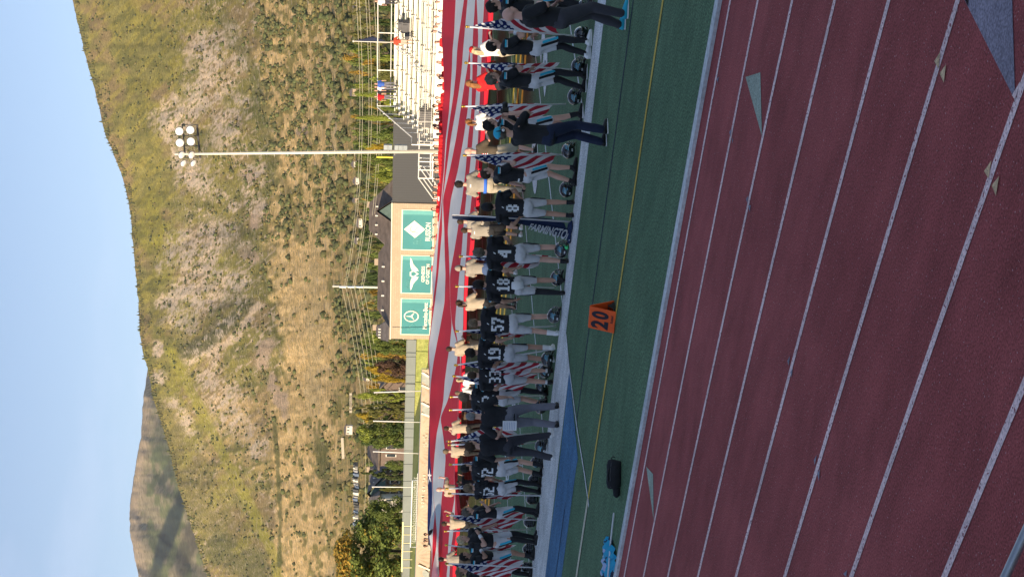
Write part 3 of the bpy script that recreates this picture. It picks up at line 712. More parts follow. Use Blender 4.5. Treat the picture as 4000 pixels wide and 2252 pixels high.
# aisle hand rails
for (x0, y0_, x1, y1_) in ((1545, 188, 1590, 222), (1598, 246, 1640, 286)):
    b = MB()
    pa = PY(x0, y0_, YF+dY*(6 if x0 < 1590 else 3.4)); pc = PY(x1, y1_, YF+dY*(3.6 if x0 < 1590 else 1.2))
    b.tube([pa, pc], .03, 6); b.tube([pa-Vector((0, 0, .35)), pc-Vector((0, 0, .35))], .03, 6)
    for q in (0, .33, .66, 1): b.tube([pa.lerp(pc, q), pa.lerp(pc, q)-Vector((0, 0, 1.0))], .025, 6)
    onb(b.build('aisle_rail', railm, bl))
# entry ramp and stairs at the left end
rp = empty('entry_ramp', (XE-3, YF, 0), 0, 'white railed entry ramp and stairs at the end of the bleachers', 'ramp')
def onr(o): o.data.transform(Matrix.Translation((-(XE-3), -YF, 0))); return o
xa, xb, xc, zt2 = PY(1688, 566, YF).x, PY(1688, 697, YF).x, PY(1695, 776, YF).x, PY(1636, 640, YF).z
b = MB(); b.box(((xa+xb)/2, YF+.8, ZF-.06), (xa-xb, 1.7, .1)); onr(b.build('deck', cream, rp))
for yy in (YF, YF+1.6):
    b = MB()
    for zz in (zt2, ZF+.1): b.tube([(xa, yy, zz), (xb, yy, zz)], .045, 8)
    for f in (0, .25, .5, .75, 1): b.tube([(xa+(xb-xa)*f, yy, 0), (xa+(xb-xa)*f, yy, zt2)], .045, 8)
    b.tube([(xb, yy, zt2), (xc, yy, .95)], .045, 8); b.tube([(xb, yy, zt2-.35), (xc, yy, .6)], .045, 8); b.tube([(xc, yy, 0), (xc, yy, .95)], .045, 8)
    onr(b.build('hand_rail', railm, rp))
for k in range(6):
    f = (k+.5)/6; b = MB(); b.box((xb+(xc-xb)*f, YF+.8, ZF*(1-f)), (abs(xc-xb)/6*1.05, 1.6, .05)); onr(b.build('step', cream, rp))
tarp0 = mat('grey_tarp', (.10, .10, .105), rough=.6, vary=.15, scale=2)
for (x, y, wd, ht) in ((1585, 105, .9, .7), (1565, 98, .7, .4), (1662, 452, 1.1, .9), (1665, 474, .9, .7), (1594, 135, .6, .5)):
    q = PY(x, y, YF+dY*(.5 if x > 1640 else 5))
    b = MB(); b.box((0, 0, ht*.5), (wd, .5, ht), 0, .9); b.box((0, -.2, ht*.55), (wd*.7, .2, ht*.5)); b.tube([(-wd*.5, 0, ht), (-wd*.3, 0, ht+.2), (wd*.3, 0, ht+.2), (wd*.5, 0, ht)], .03, 6)
    o = b.build('equipment_case', tarp0, None, False, (q.x, q.y, q.z-ht*.5)); tag(o, {105: 'larger grey case on the upper seats beside the flag bearer', 98: 'smallest grey case above the larger one on the upper seats', 452: 'large dark case behind the front rail mesh', 474: 'smaller dark case left of the large one at the front rail', 135: 'grey case just right of the man in orange'}[y], 'case', 'grey cases on the bleachers')
# ------------------------------------------------------------------ floodlight mast
bx, bt = PY(1690, 588, 88.5), None
dd = depth(bx); topz = (EYE+ray(700, 568)*(dd/CF)).z; tp = EYE+ray(690, 568)*(dd/CF)
mast = empty('floodlight_mast', (bx.x, bx.y, 0), 0, 'tall pale floodlight mast with eight round lamps above the far stand', 'floodlight')
leanx = tp.x-bx.x
polem = mat('mast_paint', (.62, .60, .52), rough=.5, vary=.04, scale=1)
b = MB(); b.tube([(0, 0, 0), (leanx*.5, 0, tp.z*.5), (leanx, 0, tp.z)], [.155, .12, .085], 14); b.build('pole', polem, mast, True)
b = MB()
for k in range(34):
    z = 4+k*.5; b.tube([(leanx*z/tp.z, 0, z), (leanx*z/tp.z+(.32 if k % 2 else -.28), -.1, z)], .012, 5)
tag(b.build('climbing_pegs', polem, mast), kind='stuff')
for k in range(5):
    z = PY(1507+17*k+(8 if k > 1 else 0), 568, 88.3).z; b = MB(); b.box((.30, -.12, z), (.42, .18, .30)); b.build('control_box', mat('grey_box', (.30, .34, .35), rough=.5), mast)
def M2(x, y, dy=0):                   # photo pixel -> local point on the mast's lamp frame
    p = EYE+ray(x, y)*((dd+dy)/CF); return p-Vector((bx.x, bx.y, 0))
frm = mat('lamp_frame', (.10, .10, .10), rough=.5)
b = MB()
for q0, q1, r0 in (((711, 485), (724, 615), .05), ((770, 487), (782, 617), .08)): b.tube([M2(*q0), M2(*q1)], r0, 8)
for yy in (487, 530, 570, 615):
    b.tube([M2(712+(yy-487)*.1, yy), M2(771+(yy-487)*.09, yy)], .03, 6)
for yy in (487, 530, 572): b.tube([M2(713, yy), M2(773, yy+42)], .02, 5)
b.build('cross_frame', frm, mast)
whiteL = mat('lamp_glass', (.88, .88, .86), rough=.25, vary=.02); shell = mat('lamp_shell', (.30, .32, .36), rough=.35, metal=.5)
for i, (x, y, rr, tr) in enumerate(((701, 512, 17, -25), (744, 507, 17, -25), (703, 557, 17, -22), (746, 552, 17, -22), (711, 605, 16, 55), (750, 605, 16, 55), (718, 637, 15, 85), (757, 637, 15, 85))):
    c = M2(x, y, -1.0); R0 = rr*dd/CF
    aim = Vector((math.sin(math.radians(tr)+YAW+.35), -math.cos(math.radians(tr)+YAW+.35), -.25 if tr < 0 else -.45)).normalized()
    if tr < 0: aim = Vector((.55, -.80, -.18)).normalized()
    else: aim = Vector((-.10 if tr > 60 else .10, -.62, -.72)).normalized()
    b = MB(); pr = [(-.62, .35), (-.55, .62), (-.35, .86), (-.05, .99), (.0, 1.0)]
    b.tube([c+aim*R0*q for q, _ in pr], [R0*e for _, e in pr], 18); hd = b.build('lamp_head', shell, mast, True)
    b = MB(); b.tube([c+aim*R0*.01, c+aim*R0*.10, c+aim*R0*.16], [R0*.94, R0*.80, R0*.3], 18); b.build('glass', whiteL, hd, True)
    b = MB(); b.tube([c-aim*R0*.6, M2(x+8, y, 0)], .05, 6); b.build('bracket', frm, hd)

# ------------------------------------------------------------------ bank, fences and goal on the left
grassb = ground_mat('lit_grass', [(.20, .24, .065), (.29, .30, .10), .75, 1.25], big=.3, fine=8)
XB0, XB1 = -330, PY(1600, 1326, 98).x
b = MB()
prof = [(90.6, 0), (91.5, .9), (96, 1.40), (98.2, 1.72), (262, 1.72)]
prof = prof[:-1]+[(106.6, 1.72), (107.0, 1.72), (262, 1.72)]
def bx1(y, z): return XL-.3-7.0*z if y < 106.8 else XL+30
for (ya, za), (yb2, zb) in zip(prof, prof[1:]): b.quad((XB0, ya, za), (bx1(ya, za), ya, za), (bx1(yb2, zb), yb2, zb), (XB0, yb2, zb))
for (ya, za), (yb2, zb) in zip(prof[:-3], prof[1:-2]): b.quad((bx1(ya, za), ya, za), (XL-.3, ya, -.02), (XL-.3, yb2, -.02), (bx1(min(yb2, 106), zb), yb2, zb))
b.quad((XL-12.6, 106.7, -.02), (XL+20, 106.7, -.02), (XL+20, 106.7, 1.72), (XL-12.6, 106.7, 1.72))
bk = b.build('grass_bank', grassb); bk['kind'] = 'structure'
vin = mat('grey_vinyl_panel', (.19, .21, .20), rough=.6, vary=.06, scale=.5)
vf = empty('panel_fence', (-150, 106.5, 1.72), 0, 'long grey green panel fence below the trees', 'fence')
z0f, z1f = 1.74, PY(1577, 1800, 106.5).z
xs = [PY(1600, yy, 106.5).x for yy in (1325, 1392, 1462, 1499, 1548, 1608, 1672, 1707, 1758, 1811, 1877, 1936, 1997, 2058, 2122, 2186, 2252, 2320, 2400)]
for a, c in zip(xs, xs[1:]):
    b = MB(); b.box(((a+c)/2+150, 0, (z1f-1.72)/2), (abs(a-c)-.07, .05, z1f-1.72)); b.box(((a+c)/2+150, -.04, z1f-1.76), (abs(a-c)-.07, .05, .08)); b.build('panel', vin, vf)
# windscreen fence: canvas with creases
tarp = mat('tan_canvas', (.42, .335, .245), rough=.85, vary=.08, scale=.5)
tf = empty('windscreen_fence', (-110, 89.4, 0), 0, 'chain fence dressed in creased tan canvas with white lettering', 'fence')
xL, xR = PY(1650, 2420, 89.4).x, PY(1650, 1441, 89.4).x; ZTF = PY(1641, 1700, 89.4).z
nx_, nz_ = 420, 16; V = []; F = []
for i in range(nx_+1):
    x = xL+(xR-xL)*i/nx_
    ph = ((x-xR) % 3.0)/3.0*2-1
    for j in range(nz_+1):
        z = ZTF*j/nz_; fan = math.atan2(ph*1.5, (ZTF-z)+.25)
        a = .09*math.sin(fan*13+x)*min(1, (ZTF-z)*1.5)+.10*(float(fbm(np.array(x*1.3), np.array(z*2.2), 3, 4))-.5)*2
        V.append((x+110, a, z))
for i in range(nx_):
    for j in range(nz_):
        q = i*(nz_+1)+j; F.append((q, q+nz_+1, q+nz_+2, q+1))
cv = bpy.data.objects.new('canvas', np_mesh('canvas', V, F, tarp, True)); link(cv, tf)
if cv.data.polygons[0].normal.y > 0: cv.data.flip_normals()
b = MB(); b.tube([(xL+110, .06, ZTF+.03), (xR+110, .06, ZTF+.03)], .03, 6)
for k in range(60):
    xx = xR+110-3*k
    if xx > xL+110: b.tube([(xx, .08, 0), (xx, .08, ZTF+.03)], .03, 6)
b.build('pipe_rail', steel, tf)
def TP(x, y, dy=.12): return PY(x, y, 89.4-dy)-Vector((-110, 89.4, 0))
cpr = mat('cream_print', (.68, .62, .50), rough=.8)
for s, y, x in (('H', 1975, 1651), ('O', 1963, 1651), ('M', 1949, 1651), ('E', 1936, 1651), ('O', 1914, 1655), ('F', 1902, 1656), ('T', 1879, 1656), ('H', 1867, 1657), ('E', 1855, 1657)):
    me = text_mesh('letter', s, 1.0, cpr, extrude=.01, bold=.015); c = TP(x, y, .16); k = 11*122/CF/.72
    co = np.array([v.co[:] for v in me.vertices]); co -= (co.min(0)+co.max(0))/2
    me.vertices.foreach_set('co', np.stack([co[:, 0]*k*1.05+c.x, co[:, 2]*.5+c.y, co[:, 1]*k+c.z], -1).astype(np.float32).ravel())
    o = bpy.data.objects.new('letter', me); link(o, tf)
for q0, q1 in (((1649, 1454), (1677, 1472)), ((1647, 1503), (1677, 1517)), ((1646, 1572), (1678, 1588)), ((1646, 1613), (1678, 1626)), ((1634, 2205), (1690, 2229))):
    b = MB(); a, c = TP(*q0), TP(*q1); b.beam(a, c, .03, .22); b.build('printed_stripe', cpr, tf)
gry = mat('grey_print', (.30, .32, .28), rough=.8)
for yy in (1482, 1600, 2240):
    c = TP(1662, yy, .13); b = MB(); b.add([c+Vector((-.9, 0, -.35)), c+Vector((.2, 0, -.35)), c+Vector((.9, 0, .3)), c+Vector((-.2, 0, .3))], [(0, 1, 2, 3)]); b.build('printed_patch', gry, tf)
for cy_ in (1707, 1735):
    b = MB(); c = TP(1665, cy_, .14)
    for k in range(5):
        a0 = 2*math.pi*k/5; pts = [c+Vector((r0*math.cos(a0+da), 0, r0*math.sin(a0+da))) for r0, da in ((.12, -.5), (.34, -.12), (.36, .1), (.12, .5))]
        b.tube(pts, .022, 5)
    b.build('printed_flower', cpr, tf)
# goal
gl = empty('goal', (PY(1620, 2045, 92).x, 93.4, 0), 0, 'white framed soccer goal with net behind the canvas fence', 'goal')
xa, xb = PY(1610, 1917, 92).x-gl.location.x, PY(1610, 2177, 92).x-gl.location.x; zt_ = PY(1606, 2045, 93.4).z
gw = mat('goal_white', (.80, .79, .74), rough=.4, vary=.02)
b = MB(); b.tube([(xa, 0, .9), (xa, 0, zt_), (xb, 0, zt_), (xb, 0, .9)], .06, 8); b.tube([(xa, 1.2, .9), (xa, .9, zt_-.5), (xb, .9, zt_-.5), (xb, 1.2, .9)], .03, 6); b.build('frame', gw, gl)
b = MB(); rws = 10
for k in range(36):
    x = xb+(xa-xb)*k/36
    for j in range(rws):
        z = zt_-.1-j*.13; o_ = (k+j) % 2
        b.tube([(x, .5, z), (x+.1, .5, z-.07 if o_ else z+.0), (x+.2, .5, z)], .010, 3, cap=False)
        b.tube([(x, .5, z), (x, .5, z-.13)], .010, 3, cap=False)
tag(b.build('net', gw, gl), kind='stuff')
# slim white posts
for (x0, y0_, x1, y1_) in ((1463, 1531.5, 1621, 1525), (1460, 1643, 1572, 1646.5), (1459, 1762, 1628, 1769.5), (1455, 1899.5, 1628, 1901), (1399, 5, 1400, 5)):
    if x1-x0 < 10: continue
    yy = 97; a = PY(x1, y1_, yy); c = PY(x0, y0_, yy); a.z = 1.2
    b = MB(); b.tube([Vector((0, 0, 0)), c-a], .05, 8); b.ball(c-a, .07, 8, 6); q = b.build('slim_post', gw, None, True, a)
    tag(q, {1531.5: 'slim white net post beside the brown roofed house', 1643: 'short slim white post left of the tall conifer', 1762: 'slim white post leaning beside the dark roofed house', 1899.5: 'slim white post at the end of the soccer goal'}[y0_], 'post')
# yellow post by the dark wall and yellow rail over the panels
yl_ = mat('yellow_paint', (.72, .60, .07), rough=.5)
a, c = PY(1534, 614, 108), PY(1471, 612, 108); b = MB(); b.box((0, 0, (c.z-a.z)/2), (.14, .14, c.z-a.z+2)); q = b.build('yellow_post', yl_, None, False, a-Vector((0, 0, 1))); tag(q, 'yellow foul post rising behind the charcoal wall', 'post')
a, c = PY(1574, 2036, 97.5), PY(1571, 2230, 97.5); b = MB(); b.box(((c.x-a.x)/2, 0, 0), (abs(c.x-a.x), .1, .14))
for k in range(6): b.box(((c.x-a.x)*(k+.5)/6, 0, -.8), (.07, .07, 1.6))
q = b.build('yellow_rail', mat('pale_yellow', (.78, .70, .38), rough=.5), None, False, a); tag(q, 'yellow capped barrier rail above the grey panels by the big tree', 'barrier')
# utility pole with three lines
up = PY(1475, 1122.5, 150); ut = EYE+ray(1299, 1117)*(depth(up)/CF)
ul = empty('utility_pole', (up.x, up.y, 0), 0, 'pale utility pole carrying power lines behind the sign wall', 'utility pole')
b = MB(); b.tube([(0, 0, 0), (ut.x-up.x, ut.y-up.y, ut.z)], [.18, .13], 10); b.build('pole', polem, ul, True)
for k, xx in enumerate((1351, 1384, 1418)):
    q = EYE+ray(xx, 1121)*(depth(up)/CF)-ul.location; b = MB(); b.tube([q, q+Vector((0, 0, .9)), q+Vector((.0, 0, 1.0))], [.09, .09, .04], 8); b.tube([q+Vector((-.3, 0, 0)), q+Vector((.3, 0, 0))], .05, 6); b.build('insulator', steel, ul)
wr = mat('wire', (.50, .46, .34), rough=.5)
for k, (xa_, xp, xz) in enumerate(((1400, 1351, 1400), (1438, 1384, 1430), (1470, 1418, 1440))):
    p1 = EYE+ray(xp, 1121)*(depth(up)/CF)
    for side, (xe_, ye_, De) in enumerate((([1400, 1437, 1468][k], -150, 120), ([1383, 1412, 1440][k], 1640, 185), ([1400, 1434, 1452][k], 2400, 260))):
        pass
    ra = PD([1400, 1437, 1470][k], -60, 118); rb = PD([1396, 1428, 1448][k], 2300, 250)
    for e, ctrl in ((ra, [1393, 1430, 1461][k]), (rb, None)):
        pts = []; sag = 1.1 if e is ra else 2.6
        for i in range(25):
            f = i/24; q = p1.lerp(e, f); q.z -= sag*4*f*(1-f); pts.append(q)
        for off_ in ((0, 0), (0, .55)) if e is rb else ((0, 0), (0, .25)):
            b = MB(); b.tube([q+Vector((0, 0, off_[1])) for q in pts], .022, 4, cap=False); o = b.build('power_line', wr)
            tag(o, '%s power line running %s from the utility pole, %s of its pair' % (['top', 'middle', 'bottom'][k], 'right' if e is ra else 'left', 'upper' if off_[1] else 'lower'), 'power line', 'power lines on the utility pole')

# ------------------------------------------------------------------ houses
shing = mat('brown_shingle', (.145, .115, .095), rough=.9, vary=.25, scale=1.2, bump=.5, bscale=9)
shing2 = mat('grey_shingle', (.17, .145, .13), rough=.9, vary=.25, scale=1.2, bump=.5, bscale=9)
stuc = mat('tan_stucco', (.42, .33, .24), rough=.9, vary=.06); stuc2 = mat('brown_siding', (.20, .15, .125), rough=.8, vary=.08); stuc3 = mat('white_siding', (.66, .62, .55), rough=.8, vary=.05)
glass = mat('window_glass', (.04, .05, .06), rough=.15, vary=.1); trim = mat('white_trim', (.75, .72, .64), rough=.6)
slateg = mat('teal_gable', (.10, .15, .14), rough=.6)
def house(x, yl, yr, xe, xp, D, wall, roof, label, ridge='x', nwin=3, depthm=9.0, garage=False, gables=()):
    """yl..yr photo columns of the front, xe photo row of the eaves, xp of the peak, D distance"""
    if PD(xe, yr, D).y < 113: D = D*113/PD(xe, yr, D).y
    a, c = PD(xe, yl, D), PD(xe, yr, D); pk = PD(xp, (yl+yr)/2, D)
    cx, cy = (a.x+c.x)/2, (a.y+c.y)/2; W = (Vector((c.x, c.y, 0))-Vector((a.x, a.y, 0))).length; rz = math.atan2(c.y-a.y, c.x-a.x)
    ze = (a.z+c.z)/2; zp = pk.z; zg = -.5 if D < 260 else min(0, ze-4)
    zg = x if x is not None else zg
    r = empty('house', (cx, cy, zg), rz, label, 'house'); h = ze-zg; hp = zp-ze
    b = MB(); b.box((0, depthm/2, h/2), (W*.96, depthm, h))
    if ridge == 'y': b.add([(-W*.48, .0, h), (W*.48, 0, h), (0, 0, h+hp*.97), (-W*.48, depthm, h), (W*.48, depthm, h), (0, depthm, h+hp*.97)], [(0, 1, 2), (3, 5, 4)])
    b.build('wall', wall, r)
    b = MB(); t = .18; ov = .45
    if ridge == 'x':
        e = W*.5+ov; i = W*.5-min(W*.28, hp*1.1)
        P = [(-e, -ov, h), (e, -ov, h), (e, depthm+ov, h), (-e, depthm+ov, h), (-i, depthm/2, h+hp), (i, depthm/2, h+hp)]
        b.add(P, [(0, 1, 5, 4), (1, 2, 5), (2, 3, 4, 5), (3, 0, 4), (0, 3, 2, 1)])
        b.add([(q[0], q[1], q[2]-t) for q in P[:4]]+P[:4], [(0, 3, 2, 1), (0, 1, 5, 4), (1, 2, 6, 5), (2, 3, 7, 6), (3, 0, 4, 7)])
    else:
        for s in (-1, 1):
            P = [(s*(W*.5+ov), -ov, h-.15), (0, -ov, h+hp), (0, depthm+ov, h+hp), (s*(W*.5+ov), depthm+ov, h-.15)]
            b.add(P+[(q[0], q[1], q[2]+t) for q in P], [(0, 1, 2, 3), (7, 6, 5, 4), (0, 4, 5, 1), (1, 5, 6, 2), (2, 6, 7, 3), (3, 7, 4, 0)])
    ro = b.build('roof', roof, r)
    for gx_, gw_, gh_ in gables:
        b = MB(); P = [(gx_-gw_, -ov-.3, h), (gx_+gw_, -ov-.3, h), (gx_, -ov-.3, h+gh_), (gx_, depthm*.6, h+gh_)]
        b.add(P, [(0, 2, 3), (1, 3, 2)]); b.build('gable_roof', roof, ro)
        b = MB(); b.add([(P[0][0]+.2, -ov, h), (P[1][0]-.2, -ov, h), (gx_, -ov, h+gh_*.85)], [(0, 1, 2)]); b.build('gable_face', slateg, ro)
    for k in range(nwin):
        wx = -W*.36+W*.72*k/max(1, nwin-1) if nwin > 1 else 0
        b = MB(); b.box((wx, -.03, h*.62), (min(1.6, W*.12), .08, min(1.3, h*.4))); wn = b.build('window', trim, r)
        b = MB(); b.box((wx, -.08, h*.62), (min(1.35, W*.10), .03, min(1.05, h*.33))); b.build('pane', glass, wn)
    if hp > 1.5:
        b = MB(); b.box((W*.2, depthm*.55, h+hp*.9), (.7, .7, 1.2)); b.build('chimney', stuc, ro)
        for k in range(4):
            b = MB(); b.tube([(-W*.3+W*.15*k, depthm*.3, h+hp*.45), (-W*.3+W*.15*k, depthm*.3, h+hp*.62+.3)], .09, 6); b.build('vent_pipe', trim, ro)
    return r
house(1.0, 1290, 905, 1545, 1472, 150, stuc, shing, 'large brown roofed house right behind the sign wall', nwin=4, depthm=11)
house(1.0, 960, 715, 1534, 1437, 165, stuc3, shing, 'brown roofed house with a dark triangular gable over the sign wall', nwin=3, depthm=12, gables=((.3, 1.3, 1.9),))
house(1.6, 1335, 1262, 1518, 1466, 175, stuc, shing2, 'small grey roofed house between yellow and green trees', nwin=2)
house(1.7, 1570, 1466, 1545, 1487, 150, stuc2, shing2, 'brown house with low gable left of the dark leaved tree', ridge='y', nwin=3)
house(1.7, 1820, 1735, 1478, 1432, 175, stuc2, shing, 'dark brown two storey house left of the round green trees', nwin=3)
house(1.7, 1938, 1822, 1505, 1438, 190, stuc2, shing2, 'tan gabled house with a broad brown roof behind the panel fence', nwin=3, depthm=12, gables=((-1.5, 2.6, 2.4),))
house(1.7, 2000, 1945, 1478, 1440, 185, stuc3, shing2, 'pale house half hidden by the big tree', nwin=2)
# small houses at the foot of the slope
for (x, y, wd, wall, lab) in ((1377, 640, 20, stuc3, 'small white house among the trees behind the mast'), (1384, 705, 26, stuc3, 'pale gabled cottage at the hill foot, right of the roof peak'), (1382, 782, 18, stuc, 'tiny orange fronted house on the slope'), (1396, 870, 34, stuc3, 'pale hill house with a steep gable above the sign wall'),
                         (1389, 940, 24, stuc3, 'white house on the slope over the dark roof'), (1425, 1480, 14, stuc3, 'tiny white house in trees above the brown house'), (1383, 20, 12, stuc, 'tiny house among trees at the far right'), (1372, 360, 34, stuc, 'long low reddish house in the trees behind the bleachers')):
    hpnt, D = hill_point(x+14, y); p0 = PD(x+12, y, D)
    r = house(p0.z-1.5, y+wd/2, y-wd/2, x+3, x-8, D*.985, wall, shing2, lab, nwin=2, depthm=7)
b = MB()
for (ya, yb3, x, lab, hgt) in ((1538, 1607, 1366, 'pale concrete retaining wall on the slope', 16), (1712, 1786, 1333, 'stepped concrete block wall on the hillside track', 14)):
    pa, D = hill_point(x+6, ya); b = MB(); w0 = empty('retaining_wall', PD(x+8, (ya+yb3)/2, 560), 0, lab, 'wall')
    for k in range(8):
        q = PD(x+4+(k*.5 if x < 1350 else 0), ya+(yb3-ya)*(k+.5)/8, 560)-w0.location; b = MB(); b.box((q.x, q.y, q.z), (9.0/8*1.45, .8, 1.0), math.atan2(*( (ray(x, yb3)-ray(x, ya)).yx))); b.build('block', mat('weathered_block', (.46, .41, .33), rough=.9), w0)
p0 = PD(1356, 1682, 545); r = house(p0.z-2, 1697, 1662, 1350, 1343, 545, stuc3, shing2, 'open sided concrete shed on the slope below the long retaining wall', nwin=3, depthm=5)
# parked machinery and stacked goods along the yard
junk = [mat('junk_%s' % n, c, rough=.6) for n, c in (('dark', (.06, .065, .07)), ('pale', (.6, .57, .5)), ('grey', (.25, .26, .28)), ('blue', (.10, .14, .22)))]
for k in range(22):
    y = 1815+k*12+R_.uniform(-3, 3); x = 1383+R_.uniform(-4, 4); p0 = PD(x+8, y, 470); b = MB(); s = R_.uniform(.6, 1.2)
    b.box((0, 0, .6*s), (1.2*s, 1.6, 1.2*s), R_.uniform(-.3, .3), .85); b.box((.3, -.2, 1.3*s), (.7*s, .9, .6*s), .2, .7); b.tube([(-.5*s, 0, 1.1*s), (-.9*s, -.3, 1.6*s)], .08, 5)
    o = b.build('yard_stack', junk[k % 4 if R_.random() < .6 else 0], None, False, p0-Vector((0, 0, .8))); tag(o, ('%s %s heap of stored goods at the hill foot, %s' % ('small' if s < .8 else 'tall' if s > 1 else 'middling', ['dark', 'pale', 'grey', 'blue'][junk.index(o.data.materials[0])], ['above the tan gabled house', 'right of the biggest tree', 'over the biggest tree'][0 if y < 1940 else 1 if y < 2020 else 2])), 'heap', 'stored goods along the yard')

# ------------------------------------------------------------------ trees
barkm = mat('bark', (.13, .10, .075), rough=1, vary=.2, scale=4)
LEAF = {n: mat('leaf_'+n, c, rough=.8, vary=.35, scale=.9, spec=.1, trans=.25, rnd=.12) for n, c in
        (('green', (.150, .190, .050)), ('dark', (.075, .110, .036)), ('olive', (.175, .175, .055)), ('yellow', (.46, .33, .045)), ('brown', (.14, .085, .060)), ('bright', (.27, .31, .06)), ('gold', (.38, .25, .05)), ('pine', (.095, .120, .045)))}
def crown_mesh(name, seed, kind, n, w, h, m, m2=None, frac2=0.0, leaf=.35):
    """leaf cards in clumps through the crown's volume; base of the crown at z = 0"""
    r = np.random.default_rng(seed); cl = []
    nc = 34 if kind != 'column' else 24
    for i in range(nc):
        t = (i+.5)/nc
        if kind == 'round':
            z = h*(.10+.86*t); rad = w*math.sqrt(max(.03, 1-((t-.42)/.62)**2)); rr = .30*w
        elif kind == 'cone':
            z = h*(.04+.93*t); rad = w*(1-t)**.85+.05*w; rr = .22*w*(1.15-t)
        elif kind == 'column':
            z = h*(.03+.95*t); rad = w*.55*(math.sin(math.pi*min(1, .25+t*.75)))**.5; rr = .45*w
        else:
            z = h*(.2+.75*r.random()); rad = w; rr = .30*w
        a = r.random()*6.28; q = rad*math.sqrt(r.random())*.85
        cl.append((q*math.cos(a), q*math.sin(a), z, rr*r.uniform(.7, 1.25)))
    cl = np.array(cl); k = r.integers(0, nc, n)
    dirs = r.normal(size=(n, 3)); dirs /= np.linalg.norm(dirs, axis=1)[:, None]
    rad = cl[k, 3]*(r.random(n)**.35)
    C = cl[k, :3]+dirs*rad[:, None]*np.array([1, 1, .8]); C[:, 2] = np.maximum(C[:, 2], .02*h)
    up = r.normal(size=(n, 3))*.6+dirs+np.array([0, 0, .35]); up /= np.linalg.norm(up, axis=1)[:, None]
    a = np.cross(up, r.normal(size=(n, 3))); a /= np.linalg.norm(a, axis=1)[:, None]; b_ = np.cross(up, a)
    s = leaf*r.uniform(.6, 1.3, n)[:, None]
    if kind == 'cone' or kind == 'column': b_ = b_*1.0
    V = np.concatenate([C-a*s, C-b_*s*.6, C+a*s, C+b_*s*.6], 1).reshape(-1, 3)
    F = np.arange(4*n).reshape(n, 4); mi = np.zeros(n, int)
    if m2 is not None: mi = ((C[:, 2] > h*(1-frac2)) & (r.random(n) < .75) | (r.random(n) < .08)).astype(int)
    return np_mesh(name, V, F, [m, m2] if m2 is not None else [m], False, mi)
CROWN = {}
def crown(kind, col, v, n=2600, leaf=.30, m2=None, f2=0):
    key = (kind, col, v, m2, n)
    if key not in CROWN: CROWN[key] = crown_mesh('crown', 100+v*7+len(CROWN), kind, n, 1.0*6, 12.0, LEAF[col], LEAF[m2] if m2 else None, f2, leaf)
    return CROWN[key]
def trunk_mesh(seed):
    r = random.Random(seed); b = MB(); b.tube([(0, 0, -1), (0.1, 0, 3), (.15, .1, 7)], [.35, .27, .12], 8)
    for i in range(7):
        a = r.uniform(0, 6.28); z = r.uniform(2.5, 6); e = (math.cos(a)*r.uniform(2, 4), math.sin(a)*r.uniform(2, 4), z+r.uniform(1.5, 4))
        b.tube([(0, 0, z), ((e[0])*.5, e[1]*.5, z+(e[2]-z)*.35), e], [.16, .10, .03], 6)
    return b.mesh('trunk', barkm)
TRK = [trunk_mesh(i) for i in range(4)]
def tree(p, w, h, kind, col, v, label, group=None, **kw):
    r = empty('tree' if kind != 'cone' else 'conifer', p, R_.uniform(0, 6.28), label, 'tree', group)
    t = bpy.data.objects.new('trunk', TRK[v % 4]); link(t, r); t.scale = (h/14, h/14, h/14)
    c = bpy.data.objects.new('crown', crown(kind, col, v, **kw)); link(c, r); c.scale = (w/6, w/6, h/13); c.location = (0, 0, h*.08)
    return r
def tree_px(xt, xb, y, hw, D, kind, col, v, label, zg=1.7, **kw):
    top = PD(xt, y, D); lim = 113 if y < 1340 else 110
    if top.y < lim: D = D*lim/top.y; top = PD(xt, y, D); base = Vector((top.x, top.y, zg)); return tree(base, hw*D/CF, top.z-zg, kind, col, v, label, **kw)
NT = dict(n=7000, leaf=.30)
tree_px(1318, 1580, 2150, 185, 122, 'round', 'green', 0, 'biggest broad green tree with orange tips beside the goal', n=16000, leaf=.26, m2='gold', f2=.22)
tree_px(1440, 1590, 1985, 58, 130, 'round', 'green', 1, 'round green tree between the pale house and the tan gabled house', **NT)
tree_px(1405, 1600, 1845, 48, 128, 'cone', 'pine', 2, 'shaggy dark conifer between the two gabled houses', **NT)
tree_px(1376, 1585, 1593, 42, 126, 'cone', 'olive', 3, 'tallest pointed conifer standing behind the panel fence', **NT)
tree_px(1400, 1585, 1622, 34, 130, 'round', 'olive', 4, 'olive tree leaning into the tall conifer', m2='yellow', f2=.2, **NT)
tree_px(1402, 1572, 1690, 56, 132, 'round', 'green', 5, 'broad green tree behind the short slim post', m2='bright', f2=.2, **NT)
tree_px(1405, 1560, 1725, 30, 150, 'round', 'dark', 6, 'dark green tree beside the two storey house', **NT)
tree_px(1400, 1570, 1540, 26, 135, 'round', 'bright', 7, 'light green tree over the brown gabled house', **NT)
tree_px(1470, 1575, 1432, 44, 125, 'round', 'brown', 8, 'purple brown leaved tree beside the sign wall', **NT)
tree_px(1438, 1560, 1445, 24, 150, 'round', 'yellow', 9, 'yellow autumn tree peeking over the purple brown one', **NT)
tree_px(1462, 1560, 1478, 16, 150, 'round', 'yellow', 10, 'small yellow autumn tree between brown house and brown tree', **NT)
tree_px(1458, 1610, 1352, 38, 124, 'round', 'green', 11, 'rounded green tree touching the end of the sign wall', **NT)
tree_px(1428, 1530, 1248, 26, 160, 'round', 'yellow', 12, 'orange yellow tree over the left part of the sign wall', **NT)
tree_px(1455, 1540, 1290, 20, 155, 'round', 'gold', 13, 'low golden tree by the small grey roofed house', **NT)
tree_px(1412, 1600, 370, 15, 128, 'column', 'bright', 14, 'narrow yellow green poplar behind the row of spectators', **NT)
